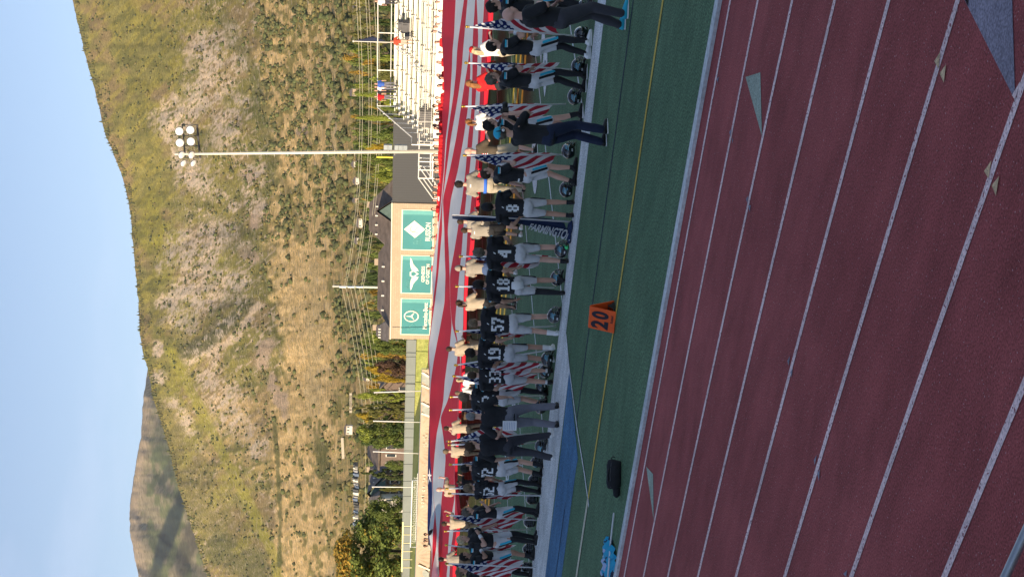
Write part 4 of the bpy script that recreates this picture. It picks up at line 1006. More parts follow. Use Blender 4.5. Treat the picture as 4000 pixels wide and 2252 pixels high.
tree_px(1408, 1600, 460, 17, 128, 'column', 'bright', 15, 'narrow poplar crossed by the sloping bleacher rail', **NT)
tree_px(1430, 1600, 208, 14, 130, 'column', 'bright', 16, 'slim bright poplar right of the standing flag bearer', **NT)
tree_px(1436, 1600, 250, 14, 132, 'column', 'bright', 17, 'slim poplar left of the flag bearer on the bleachers', **NT)
tree_px(1468, 1600, 40, 30, 130, 'round', 'bright', 18, 'bright bushy tree behind the top rail at the far right', **NT)
tree_px(1478, 1600, 110, 34, 130, 'round', 'green', 19, 'bushy tree behind the top rail beside the right group', **NT)
tree_px(1482, 1600, 300, 36, 131, 'round', 'olive', 20, 'olive bushy tree behind the top rail by the left group', **NT)
tree_px(1480, 1600, 525, 40, 128, 'round', 'green', 21, 'green tree behind the charcoal wall, right of the mast', **NT)
tree_px(1438, 1600, 578, 20, 135, 'round', 'yellow', 22, 'yellow leaved tree directly behind the mast', **NT)
tree_px(1455, 1600, 630, 30, 135, 'round', 'green', 23, 'green tree beside the yellow foul post', **NT)
tree_px(1470, 1600, 688, 26, 125, 'round', 'bright', 24, 'bright leaved tree left of the yellow foul post', **NT)
tree_px(1500, 1600, 1640, 60, 118, 'round', 'dark', 25, 'low dark tree mass behind the leaning slim post', zg=1.7, **NT)
tree_px(1490, 1600, 1905, 16, 112, 'round', 'olive', 27, 'small olive tree in front of the tan gabled house', **NT)
tree_px(1505, 1600, 1812, 20, 112, 'round', 'green', 28, 'small green tree at the corner of the tan gabled house', **NT)
tree_px(1520, 1600, 2060, 40, 112, 'round', 'dark', 26, 'dark low tree under the big orange tipped one', **NT)
# wood belt between the houses and the slope: things one can count, small in the picture
kinds = ['dark', 'green', 'olive', 'dark', 'green', 'olive', 'bright', 'dark', 'gold']
for k in range(200):
    y = R_.uniform(-80, 1480) if k < 165 else R_.uniform(1480, 2300)
    lo = np.interp(y, [-100, 300, 600, 900, 1300, 1480, 2300], [1340, 1345, 1385, 1395, 1400, 1420, 1440])
    xt = lo+(1480-lo)*(k % 40)/40*R_.uniform(.8, 1.2); D = float(np.interp(xt, [lo, 1500], [480, 190]))+R_.uniform(-20, 20)
    hw = R_.uniform(14, 26); top = PD(xt, y, D); h = R_.uniform(7, 12)
    gz = top.z-h
    conif = R_.random() < .12
    kc = R_.choice(kinds)
    where = ('right of the standing flag bearer' if y < 150 else 'behind the right bleachers' if y < 330 else 'above the sloping bleacher rail' if y < 540 else 'just left of the mast' if y < 720 else 'over the peaked roof' if y < 900 else 'over the brown roof' if y < 1110 else 'left of the utility pole' if y < 1300 else 'above the purple brown tree' if y < 1480 else 'near the tall conifer' if y < 1800 else 'by the biggest tree')
    tl = '%s%s %s %s, %s' % ({'dark': 'dark green', 'green': 'green', 'olive': 'olive', 'bright': 'bright green', 'gold': 'golden'}[kc], ' pointed' if conif else ' broad' if hw > 21 else ' narrow' if hw < 17 else ' round', 'tree', where, 'high up near the slope' if D > 400 else 'halfway down the belt' if D > 290 else 'low near the roofs')
    tree(Vector((top.x, top.y, gz)), hw*D/CF*R_.uniform(.9, 1.2) if D < 350 else hw*.8*D/CF, h, 'cone' if conif else 'round', kc, k % 5, tl, 'trees along the foot of the hill', n=900, leaf=.75)

# ------------------------------------------------------------------ the giant flag held over the field
# stripe edges far -> near at stations along the flag: far edge, blue|red, red|white ... near edge
ST = [(-60, 292, 292, 455, 575, 612, 645, 645, 705, 708, 818, 892), (0, 290, 290, 450, 555, 600, 640, 640, 697, 715, 812, 885),
 (140, 272, 272, 430, 490, 560, 628, 628, 668, 735, 785, 860), (192, 285, 285, 412, 470, 545, 628, 629, 662, 730, 780, 850),
 (279, 298, 298, 402, 455, 525, 590, 637, 662, 722, 770, 838), (360, 305, 305, 385, 428, 490, 545, 620, 655, 708, 758, 818),
 (435, 278, 278, 368, 392, 450, 510, 600, 648, 690, 746, 795), (543, 287, 287, 325, 342, 388, 455, 548, 605, 665, 733, 770),
 (667, 270, 270, 303, 310, 335, 375, 478, 575, 625, 692, 735), (776, 245, 245, 270, 280, 286, 290, 390, 532, 583, 650, 720),
 (840, 240, 240, 246, 262, 278, 298, 368, 500, 562, 628, 692), (900, 225, 225, 225, 240, 280, 308, 350, 475, 545, 600, 660),
 (985, 185, 185, 185, 222, 255, 312, 365, 430, 525, 585, 635), (1071, 150, 150, 150, 205, 232, 322, 375, 378, 497, 562, 574),
 (1179, 165, 165, 165, 166, 190, 312, 380, 381, 465, 548, 556), (1266, 140, 140, 140, 141, 150, 262, 402, 405, 440, 545, 551),
 (1350, 105, 105, 105, 106, 112, 210, 377, 478, 482, 528, 545), (1412, 105, 105, 105, 106, 118, 172, 345, 470, 512, 515, 536),
 (1490, 122, 122, 122, 123, 128, 138, 312, 415, 500, 501, 527), (1567, 120, 120, 120, 120, 121, 122, 295, 348, 480, 481, 492),
 (1629, 121, 122, 122, 122, 122, 122, 255, 256, 480, 481, 488), (1691, 112, 122, 122, 122, 122, 122, 212, 290, 470, 471, 477),
 (1785, 102, 128, 128, 128, 128, 128, 182, 325, 435, 436, 441), (1878, 98, 152, 152, 152, 152, 153, 160, 305, 430, 431, 441),
 (1940, 104, 156, 156, 156, 156, 168, 170, 275, 440, 444, 455), (2002, 98, 145, 145, 145, 146, 190, 195, 262, 405, 440, 480),
 (2080, 95, 110, 110, 110, 111, 163, 215, 240, 370, 420, 470), (2143, 140, 144, 144, 144, 145, 158, 205, 232, 355, 390, 432),
 (2205, 150, 151, 151, 151, 152, 155, 165, 240, 350, 380, 426), (2252, 142, 143, 143, 143, 143, 144, 145, 245, 335, 370, 420), (2340, 142, 143, 143, 143, 143, 144, 145, 245, 335, 370, 420)]
ST = np.array(ST, float)
def flag_cloth(name, c, t=.35):
    m = mat(name, c, rough=.75, vary=.03, scale=.5, spec=.15, trans=t, bump=.15, bscale=3); return m
fred = flag_cloth('flag_red', (.74, .030, .060)); fwhite = flag_cloth('flag_white', (.84, .85, .87)); fblue = flag_cloth('flag_blue', (.020, .040, .18))
ysn = np.arange(-60, 2340, 10.0)
def smooth_interp(x, xp, fp):
    v = np.interp(x, xp, fp); k = np.array([1, 2, 3, 2, 1.])/9
    return np.convolve(np.pad(v, 2, mode='edge'), k, 'valid')
BB = np.stack([smooth_interp(ysn, ST[:, 0], ST[:, 1+i]) for i in range(11)])*.3104+1640
BB = np.maximum.accumulate(BB, 0)
SUB = [2, 3, 3, 3, 4, 5, 5, 5, 3, 3]
rowsx = []; band = []
for i in range(10):
    for q in range(SUB[i]): rowsx.append(BB[i]+(BB[i+1]-BB[i])*q/SUB[i]); band.append(i)
rowsx.append(BB[10])
rowsx = np.array(rowsx)
FX = rowsx; FY = np.repeat(ysn[None], len(rowsx), 0)
d = (np.array(FWD)*CF+(1126-FY)[..., None]*np.array(RGT)-(FX-2000)[..., None]*np.array(UPV))
tt_ = (FX-BB[0][None])/(BB[10]-BB[0])[None]
zn = np.interp(ysn, [0, 500, 1100, 1600, 2250], [1.20, 1.20, 1.22, 1.20, 1.16]); zf_ = np.interp(ysn, [0, 700, 1100, 1800, 2050, 2250], [1.30, 1.30, 1.25, 1.30, 1.36, 1.42])
zz = zf_[None]*(1-tt_)+zn[None]*tt_ - .42*np.sin(np.pi*tt_)*(.75+.5*fbm(FY/260, FX/70, 2, 3)) + .07*(fbm(FY/60+FX/30, FX/24, 3, 8)-.5)*np.sin(np.pi*np.clip(tt_, 0, 1))
dist = (zz-CH)/d[..., 2]
FP = np.array(EYE)+d*dist[..., None]
# the near edge folds down into a hem
hem = FP[-1].copy(); hem[:, 2] -= .10; hem[:, 1] += .06
FP = np.concatenate([FP, hem[None]]); band.append(9)
nr, nc_ = FP.shape[:2]; ii = np.arange(nr*nc_).reshape(nr, nc_)
F = np.stack([ii[:-1, :-1], ii[:-1, 1:], ii[1:, 1:], ii[1:, :-1]], -1).reshape(-1, 4)
mi = np.repeat([[2, 0, 1, 0, 1, 0, 1, 0, 1, 0][k] for k in band], nc_-1)
ctr = FP.reshape(-1, 3).mean(0); ctr[2] = 0
gf = empty('giant_flag', tuple(ctr), 0, 'giant red white and blue flag stretched level over the whole field', 'flag')
o = bpy.data.objects.new('cloth', np_mesh('cloth', FP.reshape(-1, 3)-ctr, F, [fred, fwhite, fblue], True, mi)); link(o, gf)
if o.data.polygons[0].normal.z < 0: o.data.flip_normals()
def flag_pt(x, y):
    c = int(np.clip(round((y-ysn[0])/10), 0, nc_-1)); a = int(np.argmin(np.abs(FX[:, c]-x))); return Vector(FP[a, c])
def star_on_flag(pts, lift=.03):
    P = [flag_pt(x, y)-Vector(ctr)+Vector((0, -.02, lift)) for x, y in pts]; b = MB(); c = sum(P, Vector())/len(P)
    b.add(P+[c], [(i, (i+1) % len(P), len(P)) for i in range(len(P))]); o = b.build('star', fwhite, gf); return o
# big stars near the far edge of the blue field, seen edge on
for base in ([(1677, 1826), (1680, 1852), (1688, 1852), (1680, 1861), (1688, 1893), (1678, 1868), (1672, 1893), (1676, 1861), (1669, 1852), (1676, 1850)],):
    P = []
    for x, y in base:
        q = EYE+ray(x, y)*((flag_pt(1680, 1860)-EYE).length/ray(x, y).length)*.985; P.append(q-Vector(ctr))
    c = sum(P, Vector())/len(P); b = MB(); b.add(P+[c], [(i, (i+1) % len(P), len(P)) for i in range(len(P))]); b.build('star', fwhite, gf)
def on_flag_edge(y):
    """a point under the near edge of the giant flag at photo column y"""
    c = int(np.clip(round((y-ysn[0])/10), 0, nc_-1)); return Vector(FP[-2, c])

# ------------------------------------------------------------------ people
SK = {n: mat('skin_'+n, c, rough=.55, vary=.06, scale=6, spec=.35) for n, c in (('fair', (.58, .34, .25)), ('tan', (.46, .26, .18)), ('brown', (.25, .13, .085)), ('pink', (.66, .38, .30)))}
HR = {n: mat('hair_'+n, c, rough=.7, vary=.35, scale=22, spec=.3, bump=.8, bscale=60) for n, c in (('dark', (.018, .014, .012)), ('brown', (.055, .032, .018)), ('sandy', (.17, .12, .075)), ('blond', (.50, .40, .24)), ('auburn', (.28, .12, .04)), ('grey', (.20, .20, .20)), ('ash', (.13, .11, .085)))}
CL = {n: mat('cloth_'+n, c, rough=r, vary=.10, scale=5, spec=.2, bump=.35, bscale=14) for n, c, r in
      (('jersey', (.018, .019, .023), .6), ('black', (.024, .025, .029), .85), ('charcoal', (.055, .055, .066), .85), ('navy', (.022, .030, .062), .85), ('tan', (.40, .33, .25), .9), ('grey', (.30, .27, .23), .9), ('olive', (.095, .075, .055), .9),
       ('white', (.72, .72, .72), .85), ('pants', (.60, .60, .62), .75), ('red', (.55, .020, .025), .8), ('denim', (.055, .09, .19), .9), ('khaki', (.42, .37, .29), .9), ('slate', (.17, .17, .20), .9), ('orange', (.45, .07, .04), .8), ('blue', (.05, .12, .45), .8), ('beanie', (.33, .28, .23), .95))}
tealc = mat('teal_cloth', (.03, .42, .60), rough=.6, vary=.05); whitec = mat('white_trim_cloth', (.78, .79, .80), rough=.6, vary=.04)
numm = mat('number_white', (.74, .76, .78), rough=.6, vary=.04); blackr = mat('black_rubber', (.012, .012, .013), rough=.45)
eyem = mat('eye_dark', (.03, .02, .018), rough=.4)
greenc = mat('bright_green', (.10, .80, .28), rough=.5); bluebelt = mat('blue_belt', (.04, .16, .70), rough=.7)
def remesh(mb, name, voxel, mats, smooth_it=5, factor=.5):
    me = mb.mesh(name+'_raw', mats); o = bpy.data.objects.new(name, me); COL.objects.link(o)
    r = o.modifiers.new('r', 'REMESH'); r.mode = 'VOXEL'; r.voxel_size = voxel; r.use_smooth_shade = True
    s = o.modifiers.new('s', 'SMOOTH'); s.iterations = smooth_it; s.factor = factor
    dg = bpy.context.evaluated_depsgraph_get(); out = bpy.data.meshes.new_from_object(o.evaluated_get(dg))
    bpy.data.objects.remove(o); bpy.data.meshes.remove(me); out.name = name; out.materials.clear()
    for m in (mats if isinstance(mats, (list, tuple)) else [mats]): out.materials.append(m)
    out.polygons.foreach_set('use_smooth', np.ones(len(out.polygons), bool)); return out
def wrinkle(me, amp, sc, seed, zs=1.0):
    n = len(me.vertices); co = np.empty(n*3, np.float32); me.vertices.foreach_get('co', co); co = co.reshape(-1, 3)
    no = np.empty(n*3, np.float32); me.vertices.foreach_get('normal', no); no = no.reshape(-1, 3)
    w_ = fbm(co[:, 0]*sc+co[:, 1]*sc*.7+9, co[:, 2]*sc*zs+co[:, 0]*sc*.9+7, 3, seed)-.5
    co += no*(w_*amp*2)[:, None]; me.vertices.foreach_set('co', co.ravel()); me.update()
def hand(b, wr, dr, nrm, s, curl=.5):
    """palm, four fingers and a thumb leaving the side of the palm; dr along the forearm, nrm out of the back of the hand"""
    dr = Vector(dr).normalized(); nrm = Vector(nrm); nrm = (nrm-dr*nrm.dot(dr)).normalized(); sd_ = dr.cross(nrm)*s
    w0 = Vector(wr); pk = w0+dr*.085
    b.tube([w0-dr*.01, w0+dr*.02, w0+dr*.06, w0+dr*.095], [.026, .033, .041, .038], 8, ab=[(1, .55)]*4, side=sd_)
    for i, (o_, L) in enumerate(((.030, .070), (.010, .080), (-.010, .075), (-.029, .058))):
        p0 = pk+sd_*o_; d1 = (dr*math.cos(curl*.6)-nrm*math.sin(curl*.6)); d2 = (dr*math.cos(curl*1.6)-nrm*math.sin(curl*1.6))
        b.tube([p0-dr*.02, p0+d1*L*.5, p0+d1*L*.5+d2*L*.5], [.0105, .0095, .007], 5, side=sd_)
    t0 = w0+dr*.03+sd_*.032; t1 = t0+(dr*.6+sd_*.7-nrm*.25).normalized()*.038
    b.tube([t0-sd_*.01, t1, t1+(dr*.9+sd_*.15-nrm*.4).normalized()*.032], [.014, .011, .008], 5)
def ik(hip, ank, L1=.455, L2=.44):
    hip, ank = Vector(hip), Vector(ank); d = ank-hip; D = min(d.length, (L1+L2)*.999); a = (L1*L1-L2*L2+D*D)/(2*D)
    h = math.sqrt(max(0, L1*L1-a*a)); u = d.normalized(); f = Vector((0, 1, 0)); f = (f-u*f.dot(u)).normalized()
    return hip+u*a+f*h
ARMS = {'down': ((.275, -.03, 1.19), (.285, .05, .93)), 'heart': ((.29, .15, 1.20), (.07, .235, 1.33)), 'hold': ((.27, .12, 1.22), (.23, .36, 1.27)), 'up': ((.30, .22, 1.42), (.24, .38, 1.62)),
        'camera': ((.22, .26, 1.30), (.07, .33, 1.58)), 'front': ((.29, .04, 1.19), (.06, .20, 1.02)), 'cross': ((.27, .12, 1.19), (-.10, .20, 1.25)), 'back': ((.29, -.08, 1.20), (.10, -.17, 1.05)), 'side': ((.33, .02, 1.21), (.30, .16, 1.00)), 'hip': ((.34, -.06, 1.20), (.20, .02, 1.08))}
DIG = {'0': '01110 11011 11011 11011 11011 11011 01110', '1': '00110 01110 00110 00110 00110 00110 01111', '2': '11110 00011 00011 01110 11000 11000 11111', '3': '11110 00011 00011 01110 00011 00011 11110', '4': '00011 00111 01111 11011 11111 00011 00011', '5': '11111 11000 11110 00011 00011 11011 01110',
       '6': '01111 11000 11000 11110 11011 11011 01110', '7': '11111 11011 00011 00110 00110 01100 01100', '8': '01110 11011 11011 01110 11011 11011 01110', '9': '01110 11011 11011 01111 00011 00011 11110'}
def on_surface(bvh, cells, axis, sgn, off=.006):
    """cells: list of quads [(u,z)x4]; cast from far along axis onto the garment and sit just off it"""
    b = MB()
    for q in cells:
        P = []
        for u, z in q:
            if axis == 'y': og = Vector((u, -1*sgn, z)); di = Vector((0, sgn, 0))
            else: og = Vector((sgn*1.0, u, z)); di = Vector((-sgn, 0, 0))
            h = bvh.ray_cast(og, di)
            if h[0] is None: P = None; break
            P.append(h[0]+(-di)*off)
        if P: b.add(P, [tuple(range(4))])
    return b
def grid_cells(u0, u1, z0, z1, nu, nz, skew=0.0):
    c = []
    for i in range(nu):
        for j in range(nz):
            a, d_ = u0+(u1-u0)*i/nu, u0+(u1-u0)*(i+1)/nu; e, f = z0+(z1-z0)*j/nz, z0+(z1-z0)*(j+1)/nz
            k0, k1 = skew*(e-z0), skew*(f-z0); c.append([(a+k0, e), (d_+k0, e), (d_+k1, f), (a+k1, f)])
    return c
def person(loc, face, label, cat='person', H=1.8, build=1.0, skin='fair', hair='brown', hstyle='short', top='tan', topkind='tee', bottom='pants', botkind='long', ra='down', la='down', shoes='black', socks=None, number=None,
           lf=(-.11, 0), rf=(.11, .02), group=None, look=0.0, hq=True, extras=(), lean=0.0, pads=False, seed=None, world_face=None):
    seed = seed if seed is not None else int(abs(loc[0]*31+loc[1]*17)) % 997
    k = H/1.8; rz = facing(face) if world_face is None else world_face
    root = empty('person', loc, rz, label, cat, group); root.scale = (k, k, k)
    vx = .016 if hq else .034
    B = build; ln = lambda z: lean*max(0, z-.9)
    def T(x, y, z): return Vector((x*B, y+ln(z), z))
    sx = .205 if pads else .178
    shl, shr = T(-sx, 0, 1.455), T(sx, 0, 1.455)
    def arm(nm, s):
        if isinstance(nm, str): e, w_ = ARMS[nm]
        else: e, w_ = nm
        e = Vector((s*e[0]*B, e[1]+ln(e[2]), e[2])); w_ = Vector((s*w_[0]*B, w_[1]*max(1, B*.9)+ln(w_[2]), w_[2])); return e, w_
    el, wl = arm(la, -1); er, wr_ = arm(ra, 1)
    hl_, hr_ = Vector((-.095*B, 0, .95)), Vector((.095*B, 0, .95))
    al, ar = Vector((lf[0], lf[1], .085)), Vector((rf[0], rf[1], .085))
    kl, kr = ik(hl_, al), ik(hr_, ar)
    # --- body: one continuous surface
    b = MB()
    b.tube([T(0, 0, .86), T(0, 0, .98), T(0, .005, 1.12), T(0, .01, 1.25), T(0, .01, 1.38), T(0, 0, 1.46), T(0, 0, 1.50)], [.10, .155*B, .140*B, .155*B, .172*B, .155*B, .08], 14, ab=[(1, .70)]*7, side=(1, 0, 0))
    b.capsule(T(0, -.005, 1.46), T(0, .012, 1.60), .062, .056, 10)
    yw = math.radians(look); cs, sn = math.cos(yw), math.sin(yw)
    HC_ = T(0, .02, 1.685)
    def Hh(x, y, z): return HC_+Vector((x*cs+y*sn, -x*sn+y*cs, z))
    Rz = Matrix.Rotation(-yw, 3, 'Z')
    b.ball(Hh(0, -.005, .022), (.076, .095, .098), 14, 10, Rz); b.ball(Hh(0, .028, -.045), (.058, .066, .072), 12, 8, Rz); b.ball(Hh(0, .058, -.088), (.030, .028, .024), 8, 6, Rz)
    b.tube([Hh(0, .082, .022), Hh(0, .104, -.012), Hh(0, .112, -.024), Hh(0, .085, -.036)], [.010, .014, .017, .008], 7)
    for s in (-1, 1): b.ball(Hh(s*.078, .0, -.012), (.012, .022, .034), 8, 6, Rz); b.ball(Hh(s*.03, .088, .028), (.024, .012, .008), 6, 4, Rz)
    b.ball(Hh(0, .088, -.062), (.024, .012, .009), 8, 5, Rz)
    ar_ = 1.0+.25*(B-1)
    for sh, e, w_ in ((shl, el, wl), (shr, er, wr_)):
        b.ball(sh-Vector((0, 0, .01)), .066*ar_, 10, 7); b.capsule(sh, e, .055*ar_, .043*ar_, 10); b.capsule(e, e.lerp(w_, .45), .044*ar_, .040*ar_, 10); b.capsule(e.lerp(w_, .4), w_, .040*ar_, .027, 10)
    for h_, kn, an in ((hl_, kl, al), (hr_, kr, ar)):
        b.capsule(h_, h_.lerp(kn, .5), .088*B, .076*B, 12); b.capsule(h_.lerp(kn, .5), kn, .076*B, .056, 12); b.capsule(kn, kn.lerp(an, .35)+Vector((0, -.012, 0)), .055, .056, 10); b.capsule(kn.lerp(an, .35)+Vector((0, -.012, 0)), an, .056, .034, 10)
        b.capsule(an+Vector((0, -.02, -.035)), an+Vector((0, .13, -.045)), .032, .028, 8)
    body = remesh(b, 'body', vx if hq else .03, SK[skin], 3)
    hb_ = MB()
    for e, w_, s, nm in ((el, wl, -1, la), (er, wr_, 1, ra)):
        dr = (w_-e).normalized(); n_ = Vector((s, .2, 0)) if nm in ('down', 'side', 'hip') else Vector((0, .6, .8)) if nm in ('hold', 'up') else Vector((0, 1, .1))
        if hq: hand(hb_, w_, dr, n_, s, .45 if nm in ('down', 'side', 'heart', 'front', 'cross') else 1.1)
        else: hb_.capsule(w_, w_+dr*.11, .034, .024, 6)
    bm = bmesh.new(); bm.from_mesh(body); tmp = hb_.mesh('tmp', SK[skin], True); bm.from_mesh(tmp); bm.to_mesh(body); bm.free(); bpy.data.meshes.remove(tmp)
    link(bpy.data.objects.new('body', body), root)
    # --- eyes
    if hq:
        for s in (-1, 1):
            e = MB(); e.ball(Hh(s*.030, .090, .013), (.013, .006, .0065), 8, 5, Rz); e.build('eye', eyem, root, True)
    # --- shirt
    g = .018; b = MB(); fat = B
    zb_ = {'tee': .93, 'jersey': 1.00, 'polo': .86, 'hood': .90}[topkind]
    b.tube([T(0, 0, zb_), T(0, 0, 1.02), T(0, .01+.03*(B-1), 1.14), T(0, .012, 1.27), T(0, .01, 1.39), T(0, 0, 1.465), T(0, -.002, 1.525)],
           [(.178 if topkind != 'jersey' else .165)*B, .172*B, .168*B, .182*B, .196*B, .170*B, .076], 18, ab=[(1, .72)]*6+[(1, .9)], side=(1, 0, 0))
    slv = {'tee': .74, 'jersey': .55, 'polo': .80, 'hood': 1.0}[topkind]
    for sh, e, w_, s in ((shl, el, wl, -1), (shr, er, wr_, 1)):
        if pads:
            b.ball(sh+Vector((s*.012, 0, .030)), (.115, .125, .072), 12, 8); b.capsule(sh, sh.lerp(e, slv), .090, .078, 12)
        else: b.ball(sh, .080*ar_, 10, 7); b.capsule(sh, sh.lerp(e, slv), .078*ar_, .074*ar_, 12)
        if topkind == 'hood': b.capsule(e, w_.lerp(e, .08), .062, .046, 10)
    if pads: b.capsule(T(-.13, -.01, 1.50), T(.13, -.01, 1.50), .075, .075, 12)
    sm_ = remesh(b, 'shirt' if not pads else 'jersey', vx*1.05, CL[top], 4); 
    if hq: wrinkle(sm_, .017, 7, seed, .8); wrinkle(sm_, .005, 19, seed+3, 1.2)
    so_ = link(bpy.data.objects.new('jersey' if pads else 'shirt', sm_), root)
    bvh = BVHTree.FromPolygons([v.co[:] for v in sm_.vertices], [p.vertices[:] for p in sm_.polygons]) if hq else None
    # --- trousers, shorts or football pants
    b = MB(); pr = {'long': .098, 'shorts': .108, 'fb': .098, 'skirt': .10}[botkind]
    b.tube([Vector((0, 0, .84)), Vector((0, -.01, .93)), Vector((0, 0, 1.03)), Vector((0, 0, 1.07))], [.13*B, .172*B, .160*B, .150*B], 16, ab=[(1, .76)]*4, side=(1, 0, 0))
    for s in (-1, 1): b.ball((s*.075*B, -.055, .92), (.085*B, .080, .085), 10, 8)
    for h_, kn, an in ((hl_, kl, al), (hr_, kr, ar)):
        b.capsule(h_-Vector((0, 0, .02)), h_.lerp(kn, .5), pr*B, pr*.90*B, 14)
        if botkind == 'long': b.capsule(h_.lerp(kn, .5), kn, pr*.88*B, .078, 12); b.capsule(kn, an+Vector((0, -.01, .02)), .078, .068, 12)
        elif botkind == 'fb': b.capsule(h_.lerp(kn, .45), h_.lerp(kn, .80), .087, .074, 12)
        else: b.capsule(h_.lerp(kn, .45), h_.lerp(kn, .86), pr*.92*B, pr*.95*B, 12)
    pm = remesh(b, 'trousers', vx*1.05, CL[bottom], 4)
    if hq: wrinkle(pm, .012, 8, seed+5, .7)
    po = link(bpy.data.objects.new({'long': 'trousers', 'shorts': 'shorts', 'fb': 'football_pants', 'skirt': 'shorts'}[botkind], pm), root)
    # --- socks and shoes
    for i, (kn, an) in enumerate(((kl, al), (kr, ar))):
        sk_ = socks[i] if isinstance(socks, list) else socks
        if sk_:
            top_ = {'high': .06, 'crew': .62, 'ankle': .84}[sk_[1]]; b = MB(); pts = []; rs = []
            if sk_[1] == 'high': hq_ = (hl_, hr_)[i]; pts.append(kn.lerp(hq_, .22)); rs.append(.075); pts.append(kn.lerp(hq_, .08)); rs.append(.068)
            for f in np.linspace(top_, 1, 7):
                pts.append(kn.lerp(an, float(f))+Vector((0, -.012*math.sin(math.pi*min(1, f*1.4)), 0))); rs.append(float(np.interp(f, [0, .35, 1], [.062, .062, .043])))
            b.tube(pts, rs, 12); b.build('sock', CL[sk_[0]], root, True)
        shm = {'black': blackr, 'white': whitec, 'teal': tealc, 'green': greenc}[shoes[i] if isinstance(shoes, (list, tuple)) else shoes]
        b = MB(); c0 = an-Vector((0, 0, .085))
        b.tube([c0+Vector((0, -.085, .035)), c0+Vector((0, -.065, .052)), c0+Vector((0, 0, .055)), c0+Vector((0, .07, .045)), c0+Vector((0, .14, .034)), c0+Vector((0, .185, .028)), c0+Vector((0, .20, .024))], [.012, .040, .046, .048, .046, .034, .012], 12, ab=[(.85, 1), (.9, 1.1), (.85, 1.15), (.95, .9), (1, .7), (1, .7), (1, .7)], side=(1, 0, 0))
        b.tube([c0+Vector((0, -.01, .06)), c0+Vector((0, -.012, .12))], [.047, .045], 12)
        so1 = b.build('shoe', shm, root, True)
        b = MB(); n_ = 14
        ring = [(math.cos(2*math.pi*j/n_)*.043*(1 if math.sin(2*math.pi*j/n_) > -.2 else .85), .058+.145*math.sin(2*math.pi*j/n_)) for j in range(n_)]
        b.add([(c0.x+x, c0.y+y, .004) for x, y in ring]+[(c0.x+x, c0.y+y, .022) for x, y in ring], [tuple(range(n_))[::-1], tuple(range(n_, 2*n_))]+[(j, (j+1) % n_, (j+1) % n_+n_, j+n_) for j in range(n_)])
        if hq: b.build('sole', whitec if shm in (tealc, whitec) or (seed % 3 == 0) else blackr, so1)
    # --- hair
    hm = HR[hair]; b = MB()
    def cap(rx, ry, rz_, oy, oz, amp, nn=22, mm=14, cut=True, fr=.045):
        c = MB(); c.ball((0, 0, 0), 1.0, nn, mm); V = [Vector(v) for v in c.v]; out = MB(); keep_ = []
        for v in V:
            w_ = 1+amp*(mnoise.noise(v*3.1+Vector((seed, 0, 0)))+.6*mnoise.noise(v*7.3+Vector((0, seed, 0))))
            out.v.append(tuple(Hh(v.x*rx*w_, v.y*ry*w_+oy, v.z*rz_*w_+oz)))
        for f in c.f:
            m_ = sum((V[i] for i in f), Vector())/len(f)
            if cut and (m_.y*ry+oy > fr and m_.z*rz_+oz < .062) or (m_.z*rz_+oz < -.075) or (cut and m_.z*rz_+oz < -.03 and m_.y*ry+oy > -.01): continue
            out.face(f)
        return out
    if hstyle == 'bald': pass
    elif hstyle in ('short', 'buzz'):
        cap(.083 if hstyle == 'short' else .079, .102 if hstyle == 'short' else .099, .106 if hstyle == 'short' else .101, -.010, .026, .05).build('hair', hm, root, True)
    elif hstyle in ('curly', 'messy'):
        cap(.093, .112, .116, -.012, .028, .22 if hstyle == 'curly' else .15, fr=.05).build('hair', hm, root, True)
    elif hstyle in ('long', 'pony', 'bun'):
        c = cap(.086, .106, .108, -.010, .025, .07)
        if hstyle == 'long': c.tube([Hh(0, -.03, .07), Hh(0, -.085, 0), Hh(0, -.105, -.10), Hh(0, -.115, -.24), Hh(0, -.12, -.36)], [.05, .078, .085, .075, .03], 12, ab=[(1, .55)]*5, side=(1, 0, 0))
        elif hstyle == 'pony': c.tube([Hh(0, -.09, .06), Hh(0, -.15, .05), Hh(0, -.165, -.08), Hh(0, -.15, -.2)], [.02, .034, .036, .012], 9)
        else: c.ball(Hh(0, -.09, .10), .045, 10, 7)
        c.build('hair', hm, root, True)
    elif hstyle in ('cap', 'beanie', 'capback'):
        cm = {'tealcap': tealc}.get(hair)
        cap(.083, .104, .104, -.010, .020, .05).build('hair', HR[hair] if hair in HR else HR['brown'], root, True)
    for ex in extras: ex(root, locals())
    if number:
        cells = []; nD = len(number); wd = .125 if nD > 1 else .14; ht = .25; gp = .02; x0 = -(nD*wd+(nD-1)*gp)/2; zc = 1.235
        for i, ch in enumerate(number):
            for r_, row in enumerate(DIG[ch].split()):
                for c_, v in enumerate(row):
                    if v == '1':
                        u0 = x0+i*(wd+gp)+c_*wd/5; z1 = zc+ht/2-r_*ht/7; cells.append([(u0, z1-ht/7), (u0+wd/5, z1-ht/7), (u0+wd/5, z1), (u0, z1)])
        on_surface(bvh, cells, 'y', 1, .010).build('number', numm, so_)
        on_surface(bvh, grid_cells(-.008, .012, 1.405, 1.445, 1, 2, .5), 'y', 1, .010).build('collar_mark', numm, so_)
